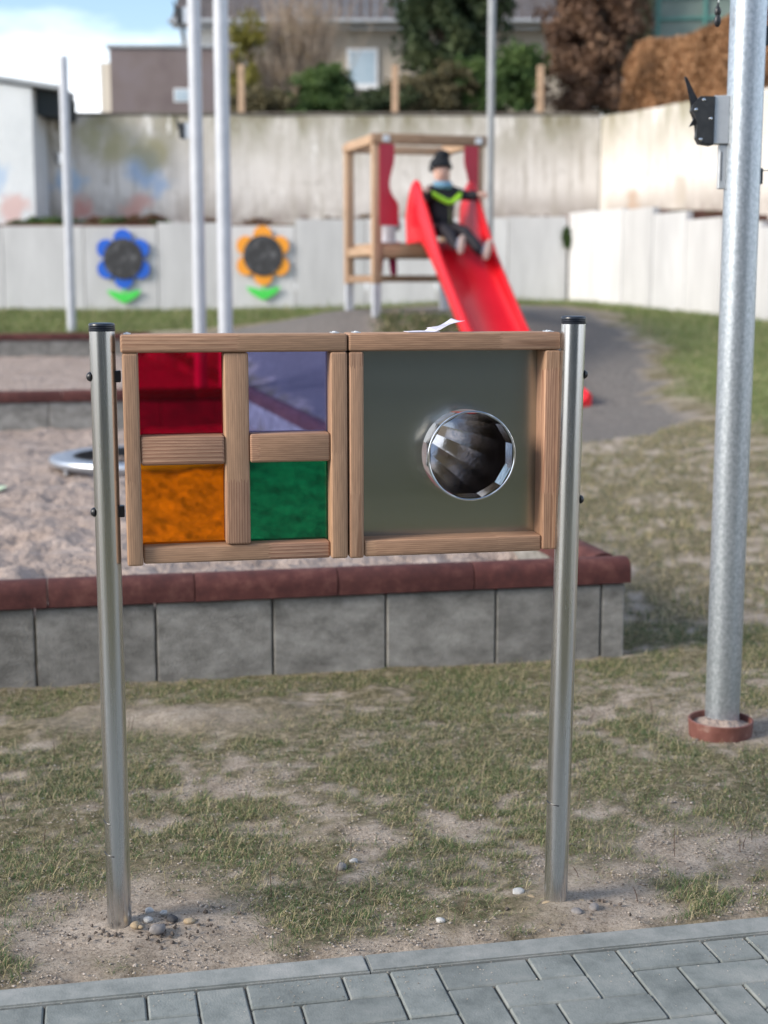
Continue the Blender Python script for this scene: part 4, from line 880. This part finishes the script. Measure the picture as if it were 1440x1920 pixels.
def uneven(x0, x1, z1f, zb, th, nseg=40, nz_=10):
    bm = bmesh.new(); g_ = []
    for i in range(nseg+1):
        x = x0+(x1-x0)*i/nseg; zt = z1f(x)+.03*noise.noise(Vector((x*1.3, 3, 0)))
        g_.append([bm.verts.new((x, (.015*noise.noise(Vector((x*1.1, 0, z*1.4)))) , z)) for z in [zb+(zt-zb)*k/nz_ for k in range(nz_+1)]]+[bm.verts.new((x, th, zt)), bm.verts.new((x, th, zb))])
    for a, b in zip(g_, g_[1:]):
        for k in range(len(a)-1): bm.faces.new((a[k], b[k], b[k+1], a[k+1]))
    bm.faces.new(g_[0]); bm.faces.new(g_[-1][::-1]); return bm
obj('wall_face', uneven(-9, 3.95, lambda x: 4.60-.0*x, 2.4, .3), OWM, ow)
obj('coping', B(-9, 3.95, -.03, .36, 4.62, 4.655), M('old_coping', [(.12, .10, .08), (.22, .2, .17)], 3, .95, bump=.4), ow)
orr = empty('old_wall', 'bright cream stretch of the old wall below the brown hedge on the right', 'wall', (3.95, 27, 0), math.atan2(-.95, .3))
OWM2 = oldwall_mat('old_wall_render_right', [(3.0, 3.1, .3, (.45, .40, .34)), (1.3, 3.0, .3, (.42, .30, .22))])
obj('wall_face', uneven(.02, 11, lambda x: 4.58-.035*x, 1.9, .3), OWM2, orr)
# ground above the old walls
o = obj('upper_ground', B(-40, 40, 27.31, 80, 3.5, 4.45), M('upper_soil', [(.06, .055, .03), (.10, .09, .05)], 2, 1), smooth=0); o['kind'] = 'structure'
o = obj('upper_ground', B(-.5, 14, .31, 14, 3.0, 4.15), MATS['upper_soil'], None, (3.95, 27, 0), (0, 0, math.atan2(-.95, .3)), smooth=0); o['kind'] = 'structure'

# flower boards
CHALK = M('chalkboard', [(.03, .03, .032), (.055, .055, .06), (.20, .20, .21)], 7, .9, pos=[.3, .55, .75])
def petalc(a, R0, r0):
    c = (math.cos(a)*R0, math.sin(a)*R0); return c
def flower(x, z, pm, lab):
    f = empty('flower_board', lab, 'flower board', (x, 24.955, z), group=None); f.scale = (.92, 1, .94)
    bm = bmesh.new(); prism(bm, [(.365*math.cos(k*math.pi/24), .365*math.sin(k*math.pi/24)) for k in range(48)], -.045, -.02, .004); obj('chalkboard_disc', bm, CHALK, f)
    for k in range(6):
        a = R(90+60*k); c = petalc(a, .36, .2); bm = bmesh.new()
        pts = []
        for q in range(28):
            b = 2*math.pi*q/28; pts.append((c[0]+.175*math.cos(b), c[1]+.175*math.sin(b)))
        prism(bm, pts, -.02-.0006*k, .0, .003); obj('petal', bm, pm, f)
    for s_ in (-1, 1):
        o_ = [(0, -.80), (.12, -.74), (.24, -.66), (.31, -.56), (.20, -.575), (.08, -.60), (.02, -.62), (0, -.66)]
        pts = curve(o_, 3); bm = bmesh.new(); prism(bm, [(s_*(x_+.004), z_) for x_, z_ in pts], -.02, .0); obj('leaf', bm, M('leaf_green', [(.06, .62, .08), (.08, .68, .10)], 3, .5), f)
    bm = bmesh.new(); prism(bm, [(-.02, -.80), (.02, -.80), (.02, -.4), (-.02, -.4)], -.012, -.002); obj('stem', bm, MATS['leaf_green'], f)
flower(-4.45, 1.99, M('petal_blue', [(.01, .10, .56), (.015, .13, .62)], 3, .45), 'blue flower with round chalkboard centre mounted on the wall')
flower(-2.065, 2.045, M('petal_orange', [(.85, .32, .02), (.9, .36, .03)], 3, .45), 'orange flower with round chalkboard centre mounted on the wall')

# ---------------------------------------------------------------- houses behind
gb = empty('garage', 'white rendered outbuilding with low pitched roof at the left edge', 'building', (-8.2, 25.8, 0))
bm = bmesh.new(); prism(bm, [(-3.5, 2.3), (2.08, 2.3), (2.08, 4.93), (-3.5, 5.75)], 0, 1.1); obj('wall', bm, oldwall_mat('outbuilding_render', [(1.4, 3.4, .35, (.42, .55, .72)), (1.7, 2.9, .3, (.66, .42, .38)), (1.0, 2.9, .3, (.7, .4, .38))], True), gb, smooth=0)
bm = bmesh.new(); prism(bm, [(-3.6, 5.80), (2.55, 4.90), (2.58, 4.98), (-3.6, 5.90)], -.08, 1.3); obj('roof', bm, M('grey_roof_sheet', [(.30, .32, .34), (.4, .42, .44)], 2, .6), gb, smooth=0)
bm = bmesh.new(); prism(bm, [(2.082, 4.52), (2.60, 4.48), (2.60, 4.86), (2.082, 4.95)], .3, 1.2); obj('dark_lean_to', bm, DARKR, gb, smooth=0)

h1 = empty('house', 'house end clad in brown shingles between the pale poles', 'house', (-5.4, 34, 0))
obj('wall', B(-.86, 2.2, .03, 5, 3.5, 6.86), CREAM, h1, smooth=0)
bm = bmesh.new(); 
for i in range(27):
    z0 = 5.0+i*.07
    prism(bm, [(-.84, z0), (2.15, z0), (2.15, z0+.068), (-.84, z0+.068)], -.03+.0, .028)
    for v in bm.verts[-8:] if False else []: pass
o = obj('shingle_courses', bm, SLATE, h1, smooth=0); o['kind'] = 'stuff'
w_ = obj('window', B(.60, .95, -.045, -.031, 5.70, 6.0), WPAINT, h1); obj('pane', B(.63, .92, -.052, -.046, 5.73, 5.97), GLASSF, w_)
obj('roof_edge', B(-.92, 2.3, -.08, 5, 6.895, 6.96), M('grey_flashing', [(.3, .32, .34), (.4, .42, .44)], 3, .5), h1)
ax_ = obj('annex_wall', B(-1.12, -.862, .2, 4, 3.5, 6.6), CREAM, h1, smooth=0)

h2 = empty('house', 'beige rendered house with dark tiled roof and small window behind the shrubs', 'house', (-4.75, 36, 0))
obj('wall', B(0, 9.5, .35, 7, 3.5, 7.72), STUCCO, h2, smooth=0)
obj('corner_board', B(-.03, .75, .30, .34, 3.5, 7.70), M('pale_corner', [(.62, .58, .52), (.7, .66, .6)], 2, .9), h2, smooth=0)
rf = obj('roof', B(-.35, 9.9, -.1, .35, 7.725, 7.80), M('fascia', [(.42, .40, .38), (.5, .48, .46)], 3, .7), h2, smooth=0)
bm = bmesh.new()
for i in range(16):
    y0 = -.18+i*.27; z0 = 7.82+i*.17
    for k in range(42):
        x0 = -.35+k*.245; w = bmesh.ops.create_cube(bm, size=1, matrix=Matrix.Translation((x0+.12, y0+.17, z0+.06)) @ Matrix.Rotation(R(31), 4, 'X') @ Matrix.Diagonal((.235, .36, .03, 1)))
o = obj('roof_tiles', bm, ROOF, h2, smooth=0); o['kind'] = 'stuff'
obj('gutter', T([(-.4, -.22, 7.80), (9.9, -.22, 7.80)], .06, 10), M('gutter_zinc', [(.30, .31, .32), (.4, .41, .42)], 3, .5), h2)
obj('downpipe', T([(-.1, -.1, 7.75), (-.1, .2, 7.4), (-.1, .22, 3.6)], .06, 10), GREYP, h2)
w_ = obj('window', B(3.85, 4.60, .28, .345, 6.35, 7.25), WPAINT, h2); obj('pane', B(3.92, 4.53, .27, .279, 6.42, 7.18), GLASSF, w_); obj('sill', B(3.80, 4.65, .20, .345, 6.28, 6.345), WPAINT, w_)

# wooden stakes on the old wall
for x, lab in ((463, 'short wooden stake on the old wall, leftmost of three'), (740, 'short wooden stake on the old wall above the tower, middle of three'), (1002, 'short wooden stake on the old wall beside the brown conifer, right of three')):
    X_ = (x-720)/2700*27.3; tag(obj('wooden_stake', B(X_-.06, X_+.06, 27.05, 27.17, 4.5, 5.50, bev=.008), LARCH2), lab, 'stake', 'wooden stakes on the old wall')
# teal fence above the hedge
tf = empty('teal_fence', 'teal green metal fence and shed edge above the brown hedge', 'fence', (5.4, 29.5, 4.1), R(-12))
for i in range(7): obj('fence_post', B(i*.9-.03, i*.9+.03, -.03, .03, 0, 3.2), TEAL, tf)
for z in (1.5, 2.2, 2.6, 3.0): obj('rail', B(0, 5.4, -.015, .015, z, z+.05), TEAL, tf)
obj('infill', B(-.1, 5.5, .04, .06, 2.25, 3.9), M('grey_green_sheet', [(.12, .17, .15), (.20, .25, .22)], 1.5, .6), tf, smooth=0)

# ---------------------------------------------------------------- vegetation
def leaves(name, parent, blobs, n, size, m, seed=0, flat=1.0, tone=(0, 1), gap=.25):
    rs = np.random.RandomState(seed+5); V = []; tot = sum(b[3]*b[4]*b[5] for b in blobs); P = []
    for (cx, cy, cz, rx, ry, rz) in blobs:
        k = int(n*rx*ry*rz/tot); d_ = rs.normal(size=(k, 3)); d_ /= np.linalg.norm(d_, axis=1)[:, None]; rr = rs.uniform(.25, 1, k)**.55
        # uneven outline: radius modulated by direction
        md = np.array([noise.noise(Vector((a*2.2+seed, b*2.2, c*2.2+cx))) for a, b, c in d_]); rr = rr*(1+.55*md)
        P.append(np.array([cx, cy, cz])+d_*rr[:, None]*np.array([rx, ry, rz]))
    P = np.concatenate(P); cl = np.array([noise.noise(Vector(p)*(1.0/max(size*9, .3))) for p in P]); keep = cl > -gap; P = P[keep]; cl = cl[keep]
    k = len(P); a = rs.normal(size=(k, 3)); a /= np.linalg.norm(a, axis=1)[:, None]; b = np.cross(a, rs.normal(size=(k, 3))); b /= np.linalg.norm(b, axis=1)[:, None]
    s = size*rs.uniform(.6, 1.4, k)[:, None]
    V = np.stack([P-a*s, P+b*s*.5*flat, P+a*s, P-b*s*.5*flat], 1).reshape(-1, 3); F = np.arange(k*4).reshape(k, 4)
    v = np.clip(tone[0]+(tone[1]-tone[0])*(.5+cl*.9+rs.normal(0, .16, k)), 0, 1)
    return link(name, np_mesh(name, V, F, v), m, parent)
G_DARK = leafmat('dark_conifer_leaf', [(.02, .035, .018), (.05, .075, .035), (.10, .125, .055)])
G_MID = leafmat('green_leaf', [(.03, .06, .02), (.075, .13, .04), (.15, .22, .07)])
G_YEL = leafmat('yellow_green_leaf', [(.10, .10, .02), (.20, .19, .04), (.30, .26, .06)])
BRN = leafmat('brown_conifer_leaf', [(.07, .04, .025), (.18, .105, .07), (.32, .20, .13)])
HDG = leafmat('copper_hedge_leaf', [(.10, .055, .03), (.33, .18, .09), (.52, .31, .17)])
OLV = leafmat('olive_leaf', [(.07, .06, .035), (.13, .115, .06), (.21, .18, .10)])
def plant(name, lab, cat, x, y, z, h, blobs, n, size, m, seed, trunk=.08, limbs=6, group=None, crown='crown', tone=(0, 1), gap=.25, tm=BARK):
    e_ = empty(name, lab, cat, (x, y, z), group=group); bm = bmesh.new(); rs = random.Random(seed)
    tube(bm, [(0, 0, -.2), (rs.uniform(-.05, .05), 0, h*.4), (rs.uniform(-.1, .1), 0, h*.85)], [trunk, trunk*.7, trunk*.25], 8)
    for i in range(limbs):
        b = rs.choice(blobs); z0 = rs.uniform(.15, .6)*h; tube(bm, [(0, 0, z0), (b[0]*.5, b[1]*.5, (z0+b[2])*.5+.1), (b[0], b[1], b[2])], [trunk*.45, trunk*.3, trunk*.1], 5)
    obj('trunk', bm, tm, e_); leaves(crown, e_, blobs, n, size, m, seed, tone=tone, gap=gap); return e_
UP = 4.42
plant('conifer', 'tall dark green conifer behind the wall, above the slide tower', 'tree', 1.25, 29.6, UP, 4.6, [(0, 0, 2.0, 1.0, .8, 1.6), (-.3, 0, 3.3, .9, .7, 1.4), (.4, 0, 4.2, .9, .7, 1.3), (-.75, 0, 3.9, .5, .5, .8), (.75, .1, 2.9, .6, .5, .9)], 26000, .07, G_DARK, 1, .14, 8)
plant('leafy_shrub', 'mid green leafy shrub on the wall right of the tower pole', 'shrub', 2.2, 28.5, UP, 1.7, [(0, 0, .55, .75, .6, .75), (.35, -.1, 1.15, .6, .5, .5), (-.55, 0, .9, .5, .45, .55)], 15000, .055, G_MID, 2, .06)
plant('leafy_shrub', 'olive undergrowth shrub behind the middle stake', 'shrub', .75, 28.2, UP, 1.2, [(0, 0, .45, .9, .5, .6), (.6, 0, .75, .5, .4, .5), (-.6, 0, .4, .6, .4, .5)], 14000, .05, OLV, 3, .05)
plant('round_bush', 'rounded bright green bush left of the small window', 'bush', -1.2, 28.3, UP, 1.3, [(0, 0, .5, .65, .55, .62), (.15, 0, .85, .45, .4, .42), (-.35, -.1, .35, .4, .4, .4)], 17000, .05, G_MID, 4, .05)
plant('leafy_shrub', 'dark low shrub below the small window', 'shrub', -.05, 28.0, UP, .9, [(0, 0, .3, .65, .45, .45), (.5, 0, .4, .4, .4, .4), (-.45, 0, .3, .4, .35, .4)], 12000, .05, G_DARK, 5, .04)
plant('leafy_shrub', 'olive green shrub at the left end of the planting beside the pale pole', 'shrub', -2.25, 28.1, UP, 1.0, [(0, 0, .35, .5, .4, .45), (.35, 0, .3, .4, .35, .4), (-.4, 0, .35, .4, .35, .45)], 11000, .05, OLV, 6, .04, tone=(.2, 1))
plant('leafy_shrub', 'thin yellow-green shrub rising beside the leftmost stake', 'shrub', -2.75, 28.9, UP, 2.0, [(0, 0, 1.3, .35, .3, .8), (.15, 0, 2.0, .35, .3, .4)], 3200, .045, G_YEL, 7, .03, gap=.05)
plant('brown_conifer', 'reddish brown conifer between the green shrubs and the hedge', 'tree', 3.95, 29.2, UP, 4.4, [(0, 0, 1.2, .85, .7, 1.4), (.2, 0, 2.6, .95, .7, 1.4), (-.3, 0, 3.7, .9, .6, 1.1), (.7, 0, 3.7, .8, .6, .9)], 26000, .065, BRN, 8, .14, 8)
# bare shrub: many fine twigs
e_ = empty('bare_shrub', 'leafless beige shrub in front of the beige house', 'shrub', (-1.75, 29.2, UP)); bm = bmesh.new(); rs = random.Random(5)
for i in range(420):
    a = rs.gauss(0, .36); b = rs.gauss(0, .2); h = rs.uniform(1.4, 2.7); x0 = rs.uniform(-.5, .5)
    pts = [(x0*.4, 0, 0), (x0+a*.5, b*.5, h*.5), (x0+a*1.1+rs.uniform(-.1, .1), b, h)]
    tube(bm, pts, [.012, .008, .003], 4)
    for k in range(6):
        t = rs.uniform(.4, .98); px_ = pts[1][0]+(pts[2][0]-pts[1][0])*(t*2-1 if t > .5 else 0); pz_ = h*t; tube(bm, [(px_, b*t, pz_), (px_+rs.uniform(-.2, .2), b*t+rs.uniform(-.1, .1), pz_+rs.uniform(.1, .35))], [.005, .002], 3)
obj('twigs', bm, TWIG, e_)
leaves('dry_leaves', e_, [(0, 0, 1.5, .7, .4, 1.0), (.2, 0, 2.2, .6, .3, .5)], 2600, .035, leafmat('dry_leaf', [(.16, .10, .06), (.30, .21, .13), (.38, .30, .18)]), 9, gap=.1)
# copper beech hedge: clipped block with slanted top
hd = empty('hedge', 'clipped copper brown hedge on top of the right-hand wall', 'hedge', (3.95, 27, 0), math.atan2(-.95, .3))
rs = np.random.RandomState(3); k = 52000
X = rs.uniform(.35, 8, k); Yh = rs.uniform(.25, 1.5, k); Zh = rs.rand(k)
surf = rs.rand(k); Yh = np.where(surf < .55, .25+np.abs(rs.normal(0, .06, k)), Yh); Zh = np.where((surf >= .55) & (surf < .8), 1-np.abs(rs.normal(0, .05, k)), Zh)
lf = (surf > .8) & (surf < .9); X = np.where(lf, .35+np.abs(rs.normal(0, .07, k)), X)
bu = np.array([noise.noise(Vector((a*1.6, b*1.6, c*2))) for a, b, c in zip(X, Yh, Zh)])
top = 5.72-.02*X + .06*np.sin(X*1.9); r0 = np.minimum(1, (X-.2)/.5); P = np.stack([X, Yh+bu*.13, 4.2+(top-4.2)*Zh*(.75+.25*r0)+bu*.06], 1)
a = rs.normal(size=(k, 3)); a /= np.linalg.norm(a, axis=1)[:, None]; b = np.cross(a, rs.normal(size=(k, 3))); b /= np.linalg.norm(b, axis=1)[:, None]; s = .045*rs.uniform(.6, 1.4, k)[:, None]
V = np.stack([P-a*s, P+b*s*.6, P+a*s, P-b*s*.6], 1).reshape(-1, 3); link('foliage', np_mesh('foliage', V, np.arange(k*4).reshape(k, 4), np.clip(.5+bu*.8+rs.normal(0, .2, k), 0, 1)), HDG, hd)
bm = bmesh.new()
for i in range(40):
    x = .5+i*.19; tube(bm, [(x, .8, 4.0), (x+random.uniform(-.1, .1), .8+random.uniform(-.3, .3), 5.4)], [.03, .008], 5)
obj('stems', bm, BARK, hd)
# far trees closing the view at the top right
plant('background_tree', 'grey green tree beyond the teal fence', 'tree', 7.6, 38, UP, 6.0, [(0, 0, 3.2, 2.6, 1.5, 2.4), (-2.2, 0, 2.8, 1.6, 1.2, 2.0), (2.2, 0, 3.0, 1.6, 1.2, 2.0)], 16000, .14, leafmat('grey_leaf', [(.07, .085, .055), (.12, .14, .09), (.2, .21, .14)]), 12, .2)
# weeds on the ledge between the walls
def weeds(name, lab, x0, x1, y, z, n, m, seed):
    rs = random.Random(seed); bl_ = []
    for i in range(n): bl_.append((rs.uniform(x0, x1), y+rs.uniform(-.1, .2), z+rs.uniform(-.02, .05), rs.uniform(.08, .3), .12, rs.uniform(.05, .12)))
    e_ = leaves(name, None, bl_, n*260, .03, m, seed, gap=.6); tag(e_, lab, 'weeds', kind='stuff'); return e_
weeds('weeds', 'green weeds on the ledge behind the slab wall beside the white outbuilding', -6.3, -3.9, 25.3, 2.6, 9, G_MID, 31)
weeds('weeds', 'reddish dry weeds along the ledge behind the slab wall', -5, 3, 25.35, 2.62, 22, leafmat('dry_weed', [(.08, .03, .02), (.15, .07, .045), (.2, .14, .07)]), 32)
o = weeds('weeds', 'reddish and green weeds along the stepped ledge on the right', .3, 4.2, .3, 2.66, 16, MATS.get('x') or leafmat('ledge_weed', [(.09, .03, .02), (.16, .07, .04), (.10, .14, .04)]), 33); o.location = (3.15, 25, 0); o.rotation_euler = (0, R(3.2), math.atan2(-.95, .3))
plant('wall_weed', 'small green weed hanging from the corner joint of the slab wall', 'plant', 3.12, 24.93, 2.25, .3, [(0, 0, .05, .10, .05, .12), (-.03, 0, .2, .06, .04, .08)], 500, .03, G_MID, 41, .008, 3)

# ---------------------------------------------------------------- unseen building added behind the viewer, so the steel mirrors something dark
kb = empty('reflection_building', 'long dark unseen building with windows, added for its dim reflection in the steel plate', 'building', (0, -7.5, 0), R(4))
obj('wall', B(-9, 10, -6, 0, -.2, 4.2), M('dark_facade', [(.10, .10, .095), (.15, .15, .14)], 1, .9), kb, smooth=0)
obj('roof', B(-9.5, 10.5, -6.5, .6, 4.205, 4.5), ROOF, kb, smooth=0)
for i in range(6):
    w_ = obj('window', B(-7.5+i*2.9, -5.7+i*2.9, .002, .06, .9, 2.4), WPAINT, kb); obj('pane', B(-7.42+i*2.9, -5.78+i*2.9, .062, .07, .98, 2.32), M('dark_glass', [(.03, .04, .05), (.06, .07, .08)], 1, .1), w_)

tag(obj('reflection_slab', B(-9, 4.8, -7.3, -6.3, -.1, .03), CONCF, smooth=0), kind='structure')  # unseen pale slab, added to mirror as a light streak in the steel plate
